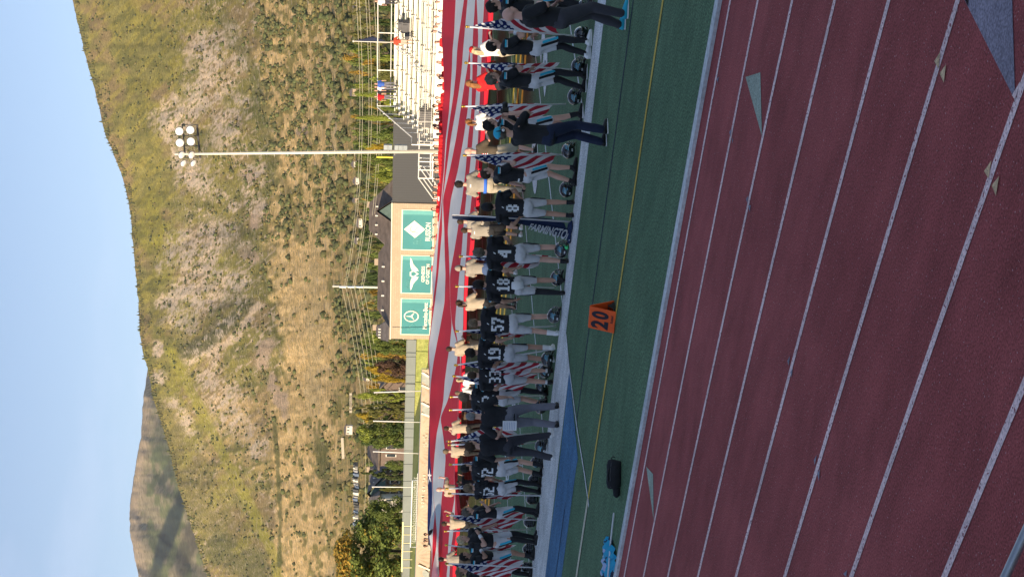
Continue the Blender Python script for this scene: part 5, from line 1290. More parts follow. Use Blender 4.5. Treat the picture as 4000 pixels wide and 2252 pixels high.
    if pads:
        for s in (-1, 1):
            on_surface(bvh, grid_cells(-.065, .055, 1.475, 1.505, 5, 1), 'x', s, .006).build('shoulder_stripe', tealc, so_)
            on_surface(bvh, grid_cells(-.065, .055, 1.457, 1.474, 5, 1), 'x', s, .007).build('shoulder_stripe', whitec, so_)
        pb_ = BVHTree.FromPolygons([v.co[:] for v in pm.vertices], [p.vertices[:] for p in pm.polygons])
        for s in (-1, 1):
            hh_, kk_ = (hr_, kr) if s > 0 else (hl_, kl)
            sk2 = (kk_.y-hh_.y)/(kk_.z-hh_.z); o2 = hh_.y+sk2*(.59-hh_.z)
            on_surface(pb_, grid_cells(o2+.002, o2+.050, .59, .86, 4, 12, sk2), 'x', s, .010).build('side_stripe', tealc, po)
            on_surface(pb_, grid_cells(o2-.045, o2-.001, .57, .88, 4, 12, sk2), 'x', s, .010).build('side_stripe', blackr, po)
    return root
def ex_cap(m, brim=True, back=False):
    def f(root, L):
        Hh = L['Hh']; b = MB(); b.tube([Hh(0, -.005, .03), Hh(0, -.005, .07), Hh(0, -.008, .11), Hh(0, -.01, .135), Hh(0, -.01, .142)], [.094, .092, .076, .04, .005], 16, ab=[(.92, 1.12)]*5, side=(L['cs'], -L['sn'], 0))
        o = b.build('cap', m, root, True)
        if brim:
            s = -1 if back else 1; b = MB(); P = []
            for z in (.036, .042):
                for j in range(9):
                    a = math.pi*j/8; P.append(Hh(math.cos(a)*.07, s*(.075+math.sin(a)*.085), z-.012*math.sin(a)))
            b.add(P, [tuple(range(9)), tuple(range(17, 8, -1))]+[(j, j+9, (j+1) % 9+9, (j+1) % 9) for j in range(9)]); b.build('brim', m, o)
    return f
def ex_beanie(m):
    def f(root, L):
        Hh = L['Hh']; b = MB(); b.tube([Hh(0, -.01, .0), Hh(0, -.01, .03), Hh(0, -.02, .09), Hh(0, -.03, .14), Hh(0, -.04, .165)], [.098, .098, .090, .060, .01], 16, ab=[(.93, 1.12)]*5, side=(1, 0, 0)); b.build('beanie', m, root, True)
    return f
def ex_band(m, z=.045):
    def f(root, L):
        Hh = L['Hh']; b = MB(); b.tube([Hh(0, -.005, z-.012), Hh(0, -.005, z+.014)], [.092, .092], 18, ab=[(.93, 1.14)]*2, side=(1, 0, 0)); b.build('headband', m, root, True)
    return f
def ex_phones(root, L):
    Hh = L['Hh']; b = MB()
    pts = [Hh(math.cos(math.pi*j/10)*.10, -.01, .0+math.sin(math.pi*j/10)*.135) for j in range(11)]; b.tube(pts, .008, 6); o = b.build('headphones', blackr, root, True)
    for s in (-1, 1):
        b = MB(); b.tube([Hh(s*.085, -.005, -.01), Hh(s*.118, -.005, -.01)], [.042, .040], 14); e = b.build('ear_cup', blackr, o, True)
        b = MB(); b.tube([Hh(s*.1185, -.005, -.01), Hh(s*.121, -.005, -.01)], [.026, .026], 14); b.build('badge', whitec, e, True)
def ex_camera(root, L):
    c = (L['wl']+L['wr_'])/2+Vector((0, .10, .05)); b = MB(); b.box(tuple(c), (.14, .075, .10)); b.box((c.x, c.y, c.z+.06), (.06, .06, .035), 0, .7); o = b.build('camera_body', blackr, None)
    # a thing of its own in his hands
    mw = Matrix.Translation(root.location) @ Matrix.Rotation(root.rotation_euler.z, 4, 'Z') @ Matrix.Scale(root.scale[0], 4)
    r = empty('camera', mw @ c, root.rotation_euler.z, 'black camera held up to the face of the '+(' '.join(root['label'].split(' with')[0].split()[:5])), 'camera'); o.parent = r; o.data.transform(Matrix.Translation(-c))
    b = MB(); b.tube([(0, .03, 0), (0, .09, 0), (0, .10, 0), (0, .16, 0)], [.040, .040, .045, .045], 14); b.build('lens', blackr, r, True)
def ex_wrist(m, side='wr_', e='er', a=.62, b2=.92, r=.042):
    def f(root, L):
        p, q = L[e], L[side]; b = MB(); b.tube([p.lerp(q, a), p.lerp(q, b2)], [r+.004, r], 10); b.build('wristband', m, root, True)
    return f
def ex_belt(m):
    def f(root, L):
        b = MB(); b.tube([Vector((0, 0, 1.0)), Vector((0, 0, 1.075))], [.195*L['B'], .195*L['B']], 20, ab=[(1, .78)]*2, side=(1, 0, 0)); b.build('belt', m, root, True)
    return f
def ex_towel(m, x=0.0, y=-.13):
    def f(root, L):
        b = MB(); b.tube([(x, y, 1.07), (x, y-.035, .98), (x+.02, y-.04, .84)], [.07, .09, .06], 10, ab=[(1, .3)]*3, side=(1, 0, 0)); b.build('towel', m, root, True)
    return f
def ex_flagprint(root, L):
    bv = L['bvh']
    for i in range(6):
        on_surface(bv, grid_cells(-.10 if i > 2 else -.02, .10, 1.36-.026*i, 1.38-.026*i, 4, 1), 'y', 1, .006).build('print_stripe', [fred, whitec][i % 2], root)
    on_surface(bv, grid_cells(-.10, -.02, 1.31, 1.38, 2, 2), 'y', 1, .008).build('print_canton', fblue, root)
def ex_mark(m, x=.0, z=1.40, w_=.09, h_=.022):
    def f(root, L):
        on_surface(L['bvh'], grid_cells(x-w_/2, x+w_/2, z-h_/2, z+h_/2, 3, 1), 'y', 1, .006).build('chest_mark', m, L['so_'])
    return f
def at(x, y): return G(x, y, 0)
GP = 'football players lined along the sideline'
def player(x, y, face, label, **kw):
    d_ = dict(top='jersey', topkind='jersey', bottom='pants', botkind='fb', pads=True, build=1.02, group=GP, H=1.80, skin='fair')
    d_.update(kw); return person(at(x, y), face, label, **d_)
SH = ('black', 'high'); SW = ('white', 'crew'); SB = ('black', 'ankle')
person(at(2450, 78), 92, 'bald coach in a long black polo and teal shoes at the right end', H=1.84, build=1.22, hstyle='bald', skin='pink', top='black', topkind='polo', bottom='charcoal', ra='cross', la='front', shoes='teal', lf=(-.12, -.04), rf=(.12, .08))
person(at(2312, 40), 80, 'dark haired player with a camera raised, partly behind the bald coach', H=1.84, build=1.05, top='jersey', topkind='jersey', bottom='khaki', hair='dark', hstyle='messy', pads=True, botkind='fb', ra='camera', la='camera', socks=SH, extras=[ex_camera], look=20)
player(2310, 195, 88, 'dark haired player with white arm band, first right of the first flag pole', hair='dark', hstyle='short', ra='heart', la='front', socks=SH, shoes='white', lf=(-.06, -.06), rf=(.07, .14), extras=[ex_wrist(whitec), ex_wrist(whitec, 'wl', 'el', .75, .95)], H=1.84)
player(2293, 322, 84, 'curly ash haired player in black socks beside the second flag', hair='ash', hstyle='curly', ra='heart', la='front', socks=SH, lf=(-.06, -.08), rf=(.07, .12), look=10, extras=[ex_wrist(blackr)])
player(2277, 500, 82, 'wavy dark haired player half hidden by the man in headphones', hair='dark', hstyle='curly', ra='heart', la='front', socks=('black', 'crew'), lf=(-.06, 0), rf=(.06, .25), look=8)
person(at(2374, 535), 62, 'photographer in a teal cap and headphones aiming a camera', H=1.80, build=1.12, hair='ash', hstyle='cap', top='black', topkind='polo', bottom='navy', ra='camera', la='camera', lf=(-.10, -.02), rf=(.10, .08), extras=[ex_cap(tealc), ex_phones, ex_camera], look=10)
player(2255, 690, 80, 'bare legged player in tall black cleats left of the large hanging flag', hair='brown', hstyle='short', ra='heart', la='back', socks=SB, lf=(-.05, -.08), rf=(.06, .16), look=12, extras=[ex_mark(numm, .05, 1.1, .12, .03)])
player(2243, 816, 10, 'dark hooded player with number 8 on the back beside the navy banner', hair='dark', hstyle='messy', number='8', ra='hip', la='hip', socks=SB, lf=(-.13, 0), rf=(.13, 0), H=1.72, skin='tan', extras=[ex_beanie(CL['black'])])
player(2222, 994, 8, 'grey haired player number 4 with one bright green shoe', hair='ash', hstyle='curly', number='4', ra='front', la='side', socks=SB, shoes=('black', 'green'), lf=(-.13, 0), rf=(.14, 0), H=1.84)
player(2207, 1118, 2, 'player number 18 with a white towel and one black legging', hair='dark', hstyle='curly', number='18', ra='front', la='side', socks=[SH, SB], lf=(-.13, -.02), rf=(.12, .02), skin='tan', extras=[ex_towel(whitec)], H=1.80)
player(2186, 1268, 6, 'sandy haired player number 57 in white socks', hair='sandy', hstyle='short', number='57', ra='side', la='side', socks=SW, shoes='white', lf=(-.17, -.02), rf=(.17, .02), build=1.06, H=1.86)
player(2167, 1382, 14, 'curly black haired player number 19 right of the leaning pole', hair='dark', hstyle='curly', number='19', ra='hip', la='front', socks=SW, shoes='white', lf=(-.13, 0), rf=(.13, 0), skin='tan', H=1.86)
player(2160, 1470, 6, 'brown haired player number 33 between two folded flags', hair='brown', hstyle='short', number='33', ra='front', la='front', socks=('white', 'ankle'), lf=(-.12, -.02), rf=(.12, .02), H=1.80)
player(2140, 1555, 38, 'sandy haired player number 82 with one black legging', hair='sandy', hstyle='messy', number='82', ra='heart', la='side', socks=[('black', 'ankle'), SH], lf=(-.11, -.02), rf=(.12, .04), H=1.92)
person(at(2184, 1630), 12, 'grey haired coach holding a white clipboard behind his back', H=1.88, build=1.16, hair='grey', hstyle='buzz', top='black', topkind='polo', bottom='slate', ra='side', la='hip', lf=(-.13, -.06), rf=(.20, .10), shoes='black', group=None)
person(at(2166, 1745), 30, 'dark haired coach in black striding in white shoes', H=1.84, build=1.16, hair='brown', hstyle='messy', top='black', topkind='polo', bottom='charcoal', ra='front', la='down', lf=(-.10, -.20), rf=(.12, .26), shoes='white', look=30)
player(2124, 1832, 42, 'dark haired player number 72 standing left of the striding coach', hair='dark', hstyle='short', number='72', ra='heart', la='side', socks=('black', 'crew'), lf=(-.13, -.02), rf=(.13, .02), build=1.12, H=1.84)
player(2115, 1908, 40, 'tousled haired player number 52 below the bald volunteer', hair='sandy', hstyle='messy', number='52', ra='front', la='side', socks=SH, lf=(-.09, 0), rf=(.10, .05), H=1.74)
player(2106, 2002, 96, 'player with a black headband and hand on his heart', hair='ash', hstyle='messy', ra='heart', la='front', socks=SH, lf=(-.07, -.04), rf=(.07, .08), look=0, extras=[ex_band(blackr)], H=1.74)
player(2100, 2110, 120, 'blond player in black leggings facing the camera side', hair='blond', hstyle='messy', ra='heart', la='side', socks=SH, lf=(-.12, 0), rf=(.12, .06), build=1.1, H=1.84, extras=[ex_wrist(whitec)])
player(2088, 2175, 104, 'black haired player with a folded hand and bare knees near the left edge', hair='dark', hstyle='curly', ra='heart', la='side', socks=('black', 'crew'), lf=(-.07, -.03), rf=(.07, .08), skin='tan', H=1.74, extras=[ex_wrist(whitec)])
player(2078, 2236, 112, 'sandy blond player cut by the left end of the line', hair='sandy', hstyle='messy', ra='heart', la='side', socks=SH, H=1.80)
# clipboard
q = at(2184, 1630)+Vector((.06, -.30, 1.02)); b = MB(); b.box((0, 0, 0), (.20, .012, .28)); cb = b.build('clipboard', whitec, None, False, q, facing(12)); tag(cb, 'white printed clipboard held low behind the grey haired coach', 'clipboard')
for i in range(7): b = MB(); b.box((0, -.008, .11-.035*i), (.16, .003, .006)); b.build('printed_line', mat('print_blue', (.10, .16, .40), rough=.7), cb)
# volunteers under the near edge of the giant flag
GV = 'volunteers holding the near edge of the giant flag'
def vol(x, y, face, label, on=False, **kw):
    e = on_flag_edge(y); p = at(x, y) if x else Vector((e.x-.1, e.y-.42, 0))
    if x and p.y > e.y-.25: p = Vector((e.x+(p.x-e.x)*.5, e.y-.38, 0))
    d_ = dict(top='tan', topkind='tee', bottom='black', botkind='long', build=1.0, group=GV, H=1.75, ra='hold', la='hold', hq=True); d_.update(kw)
    p = kw.pop('p', p); d_.pop('p', None); return person(p, face, label, **d_)
vol(None, 150, 60, 'girl in a red cap and white shirt under the right of the flag', top='white', bottom='khaki', botkind='shorts', hair='blond', hstyle='long', H=1.66, extras=[ex_cap(CL['red'], True)])
vol(None, 280, 50, 'long auburn haired girl in a red shirt behind the second pole', top='red', bottom='black', hair='auburn', hstyle='long', H=1.72)
vol(None, 430, 40, 'auburn haired girl in a white printed shirt behind the third flag', top='white', bottom='denim', botkind='shorts', hair='auburn', hstyle='pony', H=1.66, extras=[ex_mark(tealc, 0, 1.25, .12, .10)])
vol(2100, 600, 55, 'bald man in a dark brown shirt with a small flag printed on it', top='olive', bottom='khaki', botkind='shorts', hstyle='bald', skin='pink', H=1.78, build=1.12, ra='hold', la='down', extras=[ex_flagprint])
vol(2052, 726, 18, 'curly haired man in grey with a bright blue belt', top='grey', bottom='khaki', hair='dark', hstyle='curly', H=1.86, build=1.15, extras=[ex_belt(bluebelt), ex_mark(numm, .0, 1.42, .08, .03)])
vol(None, 822, 30, 'brown haired boy in grey behind the top of the navy banner', top='grey', hair='brown', H=1.72, bottom='black')
vol(2042, 905, 30, 'boy in a grey shirt, black shorts and grey shoes', top='grey', bottom='black', botkind='shorts', hair='brown', H=1.66, shoes='white', socks=('black', 'ankle'), extras=[ex_mark(numm, 0, 1.42)])
vol(2022, 1052, 25, 'woman in a knit beanie, grey shirt and denim shorts', top='grey', bottom='denim', botkind='shorts', hair='brown', hstyle='short', H=1.72, shoes='white', extras=[ex_beanie(CL['beanie'])])
vol(2019, 1188, 35, 'woman in a brown cap, tan shirt and black trousers', top='tan', hair='brown', hstyle='pony', H=1.70, extras=[ex_cap(HR['brown'])])
vol(None, 1325, 30, 'brown haired youth in tan beside the eighth pole', top='tan', hair='brown', H=1.76, bottom='khaki')
vol(None, 1435, 10, 'small blond girl in white with a bow, near number 33', top='white', hair='blond', hstyle='pony', H=1.40, bottom='denim', botkind='shorts')
vol(None, 1490, 20, 'blond girl in pale yellow beside the slanting folded flag', top='white', hair='sandy', hstyle='long', H=1.42, bottom='denim', botkind='shorts')
vol(None, 1627, 20, 'brown haired boy in tan raising one arm to the flag edge', top='tan', hair='brown', H=1.70, la='up')
vol(None, 1722, 20, 'curly haired girl in tan with both arms up at the flag', top='tan', hair='sandy', hstyle='curly', H=1.66, ra='up')
vol(None, 1868, 25, 'bald volunteer in tan stretching an arm to the hem', top='tan', hstyle='bald', skin='pink', H=1.86, build=1.1, ra='up')
vol(None, 2002, 35, 'brown haired boy in tan reaching up behind the headband player', top='tan', hair='brown', H=1.72, ra='up')
vol(None, 2135, 20, 'volunteer in a black cap and grey shirt near the left edge', top='grey', hair='dark', hstyle='cap', H=1.72, extras=[ex_cap(blackr, False)])
for i, (y, t, h) in enumerate(((70, 'navy', 'dark'), (345, 'olive', 'brown'), (1120, 'black', 'dark'), (1400, 'black', 'brown'), (1560, 'black', 'dark'), (1690, 'olive', 'brown'), (1780, 'black', 'dark'), (1950, 'black', 'dark'), (2060, 'olive', 'brown'))):
    e = on_flag_edge(y)
    lab = ['volunteer in navy crouched in the flag shade at the far right', 'volunteer in brown under the flag between two poles', 'volunteer in black in the shade left of the beanie woman', 'volunteer in black shaded behind number 19', 'volunteer in black shaded beside number 82', 'volunteer in brown shaded between the two coaches', 'volunteer in black in shade right of number 72', 'volunteer in black in shade right of the headband player', 'volunteer in brown in shade behind the blond player'][i]
    person(Vector((e.x, e.y+.8, 0)), 20+13*(i % 3), lab, H=1.16, top=t, bottom='black', hair=h, ra='up' if i % 2 else 'hold', la='hold', hq=False, group='volunteers in the shade under the flag', skin='tan' if i % 2 else 'fair')

# ------------------------------------------------------------------ line of people holding the far edge, and spectators
protos = []
specs = [dict(top='red', hair='dark', bottom='black'), dict(top='red', hair='brown', hstyle='long', bottom='denim'), dict(top='white', hair='dark', bottom='black'), dict(top='red', hair='sandy', hstyle='pony', bottom='black'), dict(top='white', hair='brown', hstyle='long', bottom='red'), dict(top='red', hair='dark', hstyle='curly', bottom='slate', skin='tan')]
far_y = [(8, 1700, 2), (43, 1712, 2), (66, 1697, 2), (95, 1700, 2), (105, 1692, 2), (122, 1688, 2), (165, 1698, 1), (205, 1718, 0), (243, 1705, 1), (294, 1705, 3), (304, 1714, 5), (335, 1708, 1), (382, 1700, 0), (398, 1704, 3), (414, 1690, 5), (432, 1700, 1), (446, 1694, 0), (468, 1700, 1), (490, 1692, 5), (500, 1694, 1), (524, 1704, 3), (546, 1692, 0), (572, 1692, 1), (606, 1690, 3), (624, 1692, 0), (640, 1694, 1), (656, 1694, 5), (671, 1694, 3), (698, 1698, 1), (730, 1690, 0), (752, 1688, 3), (768, 1692, 2), (782, 1688, 0), (817, 1684, 1), (849, 1692, 3), (878, 1692, 2), (926, 1686, 1), (968, 1688, 0), (1000, 1680, 3), (1048, 1670, 5), (1205, 1672, 1)]
def ORD(n):
    o = ['first', 'second', 'third', 'fourth', 'fifth', 'sixth', 'seventh', 'eighth', 'ninth', 'tenth', 'eleventh', 'twelfth', 'thirteenth', 'fourteenth', 'fifteenth', 'sixteenth', 'seventeenth', 'eighteenth', 'nineteenth']
    return o[n-1] if n < 20 else ('twentieth', 'thirtieth', 'fortieth')[n//10-2] if n % 10 == 0 else ('twenty', 'thirty', 'forty')[n//10-2]+'-'+o[n % 10-1]
near_txt = ['on the bleacher side', 'by the front rail', 'beside the ramp', 'below the mast', 'in front of the dark wall', 'below the sponsor signs']
for i, (y, xh, v) in enumerate(far_y):
    c = int(np.clip(round((y-ysn[0])/10), 0, nc_-1)); e = FP[0, c]; Yp = e[1]+.7
    p = PY(xh, y, Yp); H = min(1.95, max(1.5, p.z)); p.z = 0
    sp = specs[v]; nm = 'person %s behind the far hem' % {0: 'in red with dark hair', 1: 'in red with long brown hair', 2: 'in white with dark hair', 3: 'in red with sandy ponytail', 4: 'in white with long hair', 5: 'in red with curly dark hair'}[v]
    nm = nm.replace(' behind the far hem', ', %s from the right behind the far hem' % ORD(i+1))
    if v not in [q[0] for q in protos]:
        r = person(p, 180+R_.uniform(-25, 25), nm, H=H, hq=False, ra='hold', la='hold', group='people holding the far edge of the giant flag', **sp); protos.append((v, r))
    else:
        src = [q[1] for q in protos if q[0] == v][0]; r = copy_tree(src); r.location = p; r.rotation_euler.z = facing(180+R_.uniform(-35, 35)); s = H/1.8; r.scale = (s, s, s); r['label'] = nm
for i, (y, xh, sk_, t) in enumerate(((2085, 1652, 'brown', 'black'), (2103, 1652, 'brown', 'olive'), (2112, 1650, 'tan', 'black'), (2130, 1652, 'brown', 'khaki'))):
    p = PY(xh, y, 56); p.z = 0
    person(p, 150+20*i, ['person in black with big dark hair behind the left end of the flag', 'person in brown leaning over the far left hem', 'person in black with pulled back hair at the far left hem', 'person in khaki last in the group at the far left hem'][i], H=1.62, skin=sk_, top=t, bottom='black', hair='dark', hstyle=['curly', 'short', 'bun', 'bun'][i], ra='hold', la='hold', hq=False, group='group at the far left of the flag')
def stand_at(x, y, Y, **kw):
    p = PY(x, y, Y); return p
p = PY(1617, 164, YF+dY*2.9)
person(p, 200, 'man in a black and orange shirt and tan shorts on the bleacher steps', H=1.78, hq=False, top='orange', bottom='khaki', botkind='shorts', hair='dark', la='hip', ra='down', skin='tan')
for i, (y, t, bt_, lab) in enumerate(((330, 'blue', 'slate', 'man in blue at the top rail of the bleachers'), (342, 'white', 'slate', 'person in white at the top rail beside the man in blue'), (356, 'black', 'black', 'woman in black at the top rail'), (380, 'red', 'slate', 'person in red at the left end of the top rail'), (8, 'white', 'charcoal', 'person in white at the top right corner of the bleachers'))):
    p = PY(1544, y, YB-.3); p.z = ZB
    person(p, 180, lab, H=1.72, hq=False, top=t, bottom=bt_, hair='sandy', hstyle='short' if i % 2 else 'long', ra='down', la='down', group='spectators along the top rail')
# flag pole above the bleachers
p = PY(1530, 166, YB+.5); t = PY(1381, 161, YB+.5)
fp = empty('flagpole', p, 0, 'thin pole with a furled dark flag rising over the bleachers', 'flagpole'); b = MB(); b.tube([Vector((0, 0, -.8)), t-p], .045, 8); b.ball(t-p, .09, 8, 6); b.build('pole', polem, fp, True)
b = MB(); q = t-p; b.tube([q+Vector((.05, 0, -.05)), q+Vector((.12, 0, -.8)), q+Vector((.25, 0, -1.4)), q+Vector((.16, 0, -2.0)), q+Vector((.12, 0, -2.4))], [.02, .12, .22, .12, .03], 8, ab=[(1, .4)]*5); b.build('cloth', CL['navy'], fp, True)

# ------------------------------------------------------------------ flags on poles along the line
fm_, t_, b_ = new_mat('flag_print'); N, L = t_.nodes, t_.links
def mth(op, a, b=None, c=None):
    n = N.new('ShaderNodeMath'); n.operation = op
    for i, v in enumerate((a, b, c)):
        if v is None: continue
        if isinstance(v, (int, float)): n.inputs[i].default_value = v
        else: L.new(v, n.inputs[i])
    return n.outputs[0]
uv = N.new('ShaderNodeUVMap'); sx_ = N.new('ShaderNodeSeparateXYZ'); L.new(uv.outputs[0], sx_.inputs[0])
U_, V_ = sx_.outputs[0], sx_.outputs[1]
odd = mth('GREATER_THAN', mth('MODULO', mth('MULTIPLY', V_, 13.0), 2.0), 1.0)
cant = mth('MULTIPLY', mth('LESS_THAN', U_, .42), mth('LESS_THAN', V_, .538))
cbn = N.new('ShaderNodeCombineXYZ'); L.new(mth('MULTIPLY', U_, 15.0), cbn.inputs[0]); L.new(mth('MULTIPLY', V_, 11.0), cbn.inputs[1])
vo = N.new('ShaderNodeTexVoronoi'); vo.inputs['Randomness'].default_value = 0; vo.inputs['Scale'].default_value = 1; L.new(cbn.outputs[0], vo.inputs['Vector'])
st_ = mth('LESS_THAN', vo.outputs['Distance'], .33)
def cmix(f, a, b):
    n = N.new('ShaderNodeMix'); n.data_type = 'RGBA'; L.new(f, n.inputs[0])
    for i, v in ((6, a), (7, b)):
        if isinstance(v, tuple): n.inputs[i].default_value = (*v, 1)
        else: L.new(v, n.inputs[i])
    return n.outputs[2]
fc = cmix(cant, cmix(odd, (.42, .030, .050), (.76, .75, .77)), cmix(st_, (.016, .028, .13), (.72, .73, .76)))
L.new(fc, b_.inputs['Base Color']); b_.inputs['Roughness'].default_value = .75; b_.inputs['Specular IOR Level'].default_value = .15
trn = N.new('ShaderNodeBsdfTranslucent'); msx = N.new('ShaderNodeMixShader'); msx.inputs[0].default_value = .25; L.new(fc, trn.inputs['Color'])
oo = [n for n in N if n.type == 'OUTPUT_MATERIAL'][0]; L.new(b_.outputs[0], msx.inputs[1]); L.new(trn.outputs[0], msx.inputs[2]); L.new(msx.outputs[0], oo.inputs['Surface'])
def flag_mesh(seed, W, th, side, Ls=1.60):
    """a 0.9 x 1.5 m flag hanging limp: s runs down the pole, w across; the print lies slantwise over it. Origin at the hoist top"""
    r = random.Random(seed); ns, nw = 44, 16; V = []; F = []; co = []; uvp = []
    p1, p2 = r.uniform(0, 6), r.uniform(0, 6); th = math.radians(th)
    for i in range(ns+1):
        s = i/ns
        wd = W*float(np.interp(s, [0, .1, .3, .55, .8, 1], [.06, .22, .60, .95, 1.0, .80]))*(1+.10*math.sin(s*14+p1))
        for j in range(nw+1):
            q = j/nw; ss = s*Ls*(1-.16*q*s*1.2)-.0
            x = wd*(q-.22*(s > 0)*min(1, s*3)); y = (.045+.03*s)*math.sin(q*8.5+p2+s*4)*min(1, s*5)+.03*math.sin(q*17+s*9+p1)*min(1, s*4)
            V.append((side*x, y, -ss-.02*math.sin(q*8.5+p2))); ww = q*wd*1.25
            uvp.append((max(0.0, (ss*math.cos(th)-ww*math.sin(th))/1.52), (ss*math.sin(th)+ww*math.cos(th)*1.0)/.91))
    for i in range(ns):
        for j in range(nw):
            q = i*(nw+1)+j; F.append((q, q+1, q+nw+2, q+nw+1))
    me = np_mesh('cloth', V, F, [fm_], True); ul_ = me.uv_layers.new(name='UVMap'); c2 = []
    for f in F:
        for q in f: c2 += [uvp[q][0], uvp[q][1]]
    ul_.data.foreach_set('uv', c2); return me
polw = mat('white_pole', (.74, .74, .75), rough=.35, vary=.03); goldm = mat('gold_finial', (.55, .34, .06), rough=.3, metal=.8)
FM = [flag_mesh(3, .40, 32, -1), flag_mesh(8, .27, 36, -1), flag_mesh(12, .44, 30, -1), flag_mesh(21, .15, 34, -1, 1.45)]
flags = [(1828, 105, 2250, 140, 0, 1, 'first flag on a white pole beside the bald coach'), (1824, 246, 2240, 272, 1, -1, 'second flag on a white pole beside the curly ash haired player'), (1812, 416, 2230, 407, 2, -1, 'third flag hanging wide behind the raised camera'),
         (1818, 607, 2205, 603, 0, -1, 'widest hanging flag with bold stars between photographer and bare legged player'), (1802, 1001, 2185, 1006, 1, -1, 'flag hanging behind player number 4'), (1787, 1118, 2172, 1123, 3, -1, 'flag mostly hidden behind player number 18'),
         (1787, 1293, 2170, 1272, 3, -1, 'flag leaning behind player number 57'), (1783, 1425, 2150, 1362, 1, -1, 'leaning flag between players 19 and 33'), (1776, 1468, 2150, 1500, 0, -1, 'flag with broad stripes between players 33 and 82'),
         (1765, 1549, 2130, 1545, 3, -1, 'furled flag pole behind the head of player 82'), (1762, 1600, 2128, 1590, 3, -1, 'furled flag behind the grey haired coach'), (1757, 1722, 2122, 1690, 2, 1, 'flag sweeping right in front of the striding coach'), (1757, 1736, 2124, 1728, 3, 1, 'second pole close behind the striding coach'),
         (1762, 1813, 2105, 1803, 3, 1, 'narrow flag behind player number 72'), (1748, 1907, 2100, 1896, 1, 1, 'left pole of the pair above player number 52'), (1758, 1926, 2098, 1934, 3, -1, 'right leaning pole of the pair above player 52'), (1751, 2011, 2100, 2030, 0, -1, 'flag slanting down behind the headband player'),
         (1742, 2073, 2090, 2066, 3, 1, 'pole with folded flag beside the blond player'), (1746, 2127, 2066, 2168, 3, -1, 'long leaning pole left of the blond player'), (1747, 2199, 2080, 2215, 2, -1, 'leftmost flag leaning by the black haired player'), (1690, -12, 2316, 2, 3, -1, 'pole at the right border of the view')]
for i, (xt, yt, xb, yb_, v, sd_, lab) in enumerate(flags):
    if xt < 1700: xt = 1830
    tp = G(xt, yt, 2.05); Dp = depth(tp); bp_ = EYE+ray(xb, yb_)*(Dp/CF); bp_ = Vector((bp_.x, bp_.y, 0))
    r = empty('flag', bp_, 0, lab, 'flag', 'flags on white poles along the players')
    top = tp-bp_; b = MB(); b.tube([Vector((0, 0, 0)), top], .0165, 10); po = b.build('pole', polw, r, True)
    b = MB(); b.ball(top+Vector((0, 0, .025)), .030, 10, 7); b.tube([top-Vector((0, 0, .03)), top], .022, 8); b.build('finial', goldm, po, True)
    c = bpy.data.objects.new('cloth', FM[v]); link(c, r); u = (-top).normalized()
    c.location = top+u*.12; c.rotation_euler = (0, 0, math.atan2(RGT.y, RGT.x)+R_.uniform(-.25, .25)); c.scale = (1.0*(-1 if sd_ > 0 else 1), 1.0, 1.06)
# navy school banner
tp = G(1766, 839, 2.29); bp_ = EYE+ray(2225, 866)*(depth(tp)/CF); bp_ = Vector((bp_.x, bp_.y, 0))
nb_ = empty('banner', bp_, 0, 'tall navy school banner with white lettering trailing to the turf', 'banner'); top = tp-bp_
b = MB(); b.tube([Vector((0, 0, 0)), top], .018, 8); b.build('pole', polw, nb_, True)
def BL(x, y): return EYE+ray(x, y)*(depth(tp)/CF)-bp_
navc = flag_cloth('banner_navy', (.020, .034, .085), .1)
sp_ = [((1765, 836), (1767, 850)), ((1850, 845), (1852, 862)), ((1930, 845), (1934, 864)), ((2010, 842), (2014, 872)), ((2060, 848), (2072, 888)), ((2120, 852), (2140, 905)), ((2170, 860), (2200, 925)), ((2205, 875), (2238, 940))]
V = []; F = []; ncol = 12; nrow = 40
for i in range(nrow+1):
    f = i/nrow*(len(sp_)-1); k = min(int(f), len(sp_)-2); f -= k
    L0 = BL(*sp_[k][0]).lerp(BL(*sp_[k+1][0]), f); R0 = BL(*sp_[k][1]).lerp(BL(*sp_[k+1][1]), f)
    for j in range(ncol+1):
        p = L0.lerp(R0, j/ncol); p += Vector((0, -1, 0))*(.03*math.sin(j*1.3+i*.12)+.02*math.sin(j*2.9)); p.z = max(.02, p.z); V.append(tuple(p))
for i in range(nrow):
    for j in range(ncol): q = i*(ncol+1)+j; F.append((q, q+1, q+ncol+2, q+ncol+1))
link(bpy.data.objects.new('cloth', np_mesh('cloth', V, F, navc, True)), nb_)
me = text_mesh('lettering', 'FARMINGTON', 1.0, numm, extrude=.002, bold=.03, shear=.2); co = np.array([v.co[:] for v in me.vertices]); mn, mxx = co.min(0), co.max(0)
out = []
for c in co:
    f = (c[0]-mn[0])/(mxx[0]-mn[0]); g_ = (c[1]-mn[1])/(mxx[1]-mn[1])
    k_ = .75+.55*f; x = 2066+f*168+(g_-.5)*11*k_; y2 = 874+f*38-(g_-.5)*32*k_
    p = BL(x, y2); out.append(tuple(p+Vector((0, -.075, 0))))
me.vertices.foreach_set('co', np.array(out, np.float32).ravel()); me.update(); link(bpy.data.objects.new('lettering', me), nb_)
b = MB()
for k in range(5): p0, p1 = BL(2060+k*30, 872+k*9), BL(2085+k*30, 886+k*9); b.tube([p0-Vector((0, .07, 0)), (p0+p1)/2-Vector((0, .07, .02)), p1-Vector((0, .07, 0))], .006, 4)
b.build('feather_mark', mat('dusky_print', (.20, .17, .24), rough=.7), nb_)
b = MB()
for k in range(9): a = R_.uniform(0, 6.28); b.ball((BL(2235, 905).x+R_.uniform(-.22, .22), BL(2235, 905).y+R_.uniform(-.1, .1), .04), (R_.uniform(.08, .16), R_.uniform(.05, .1), .045), 8, 5)
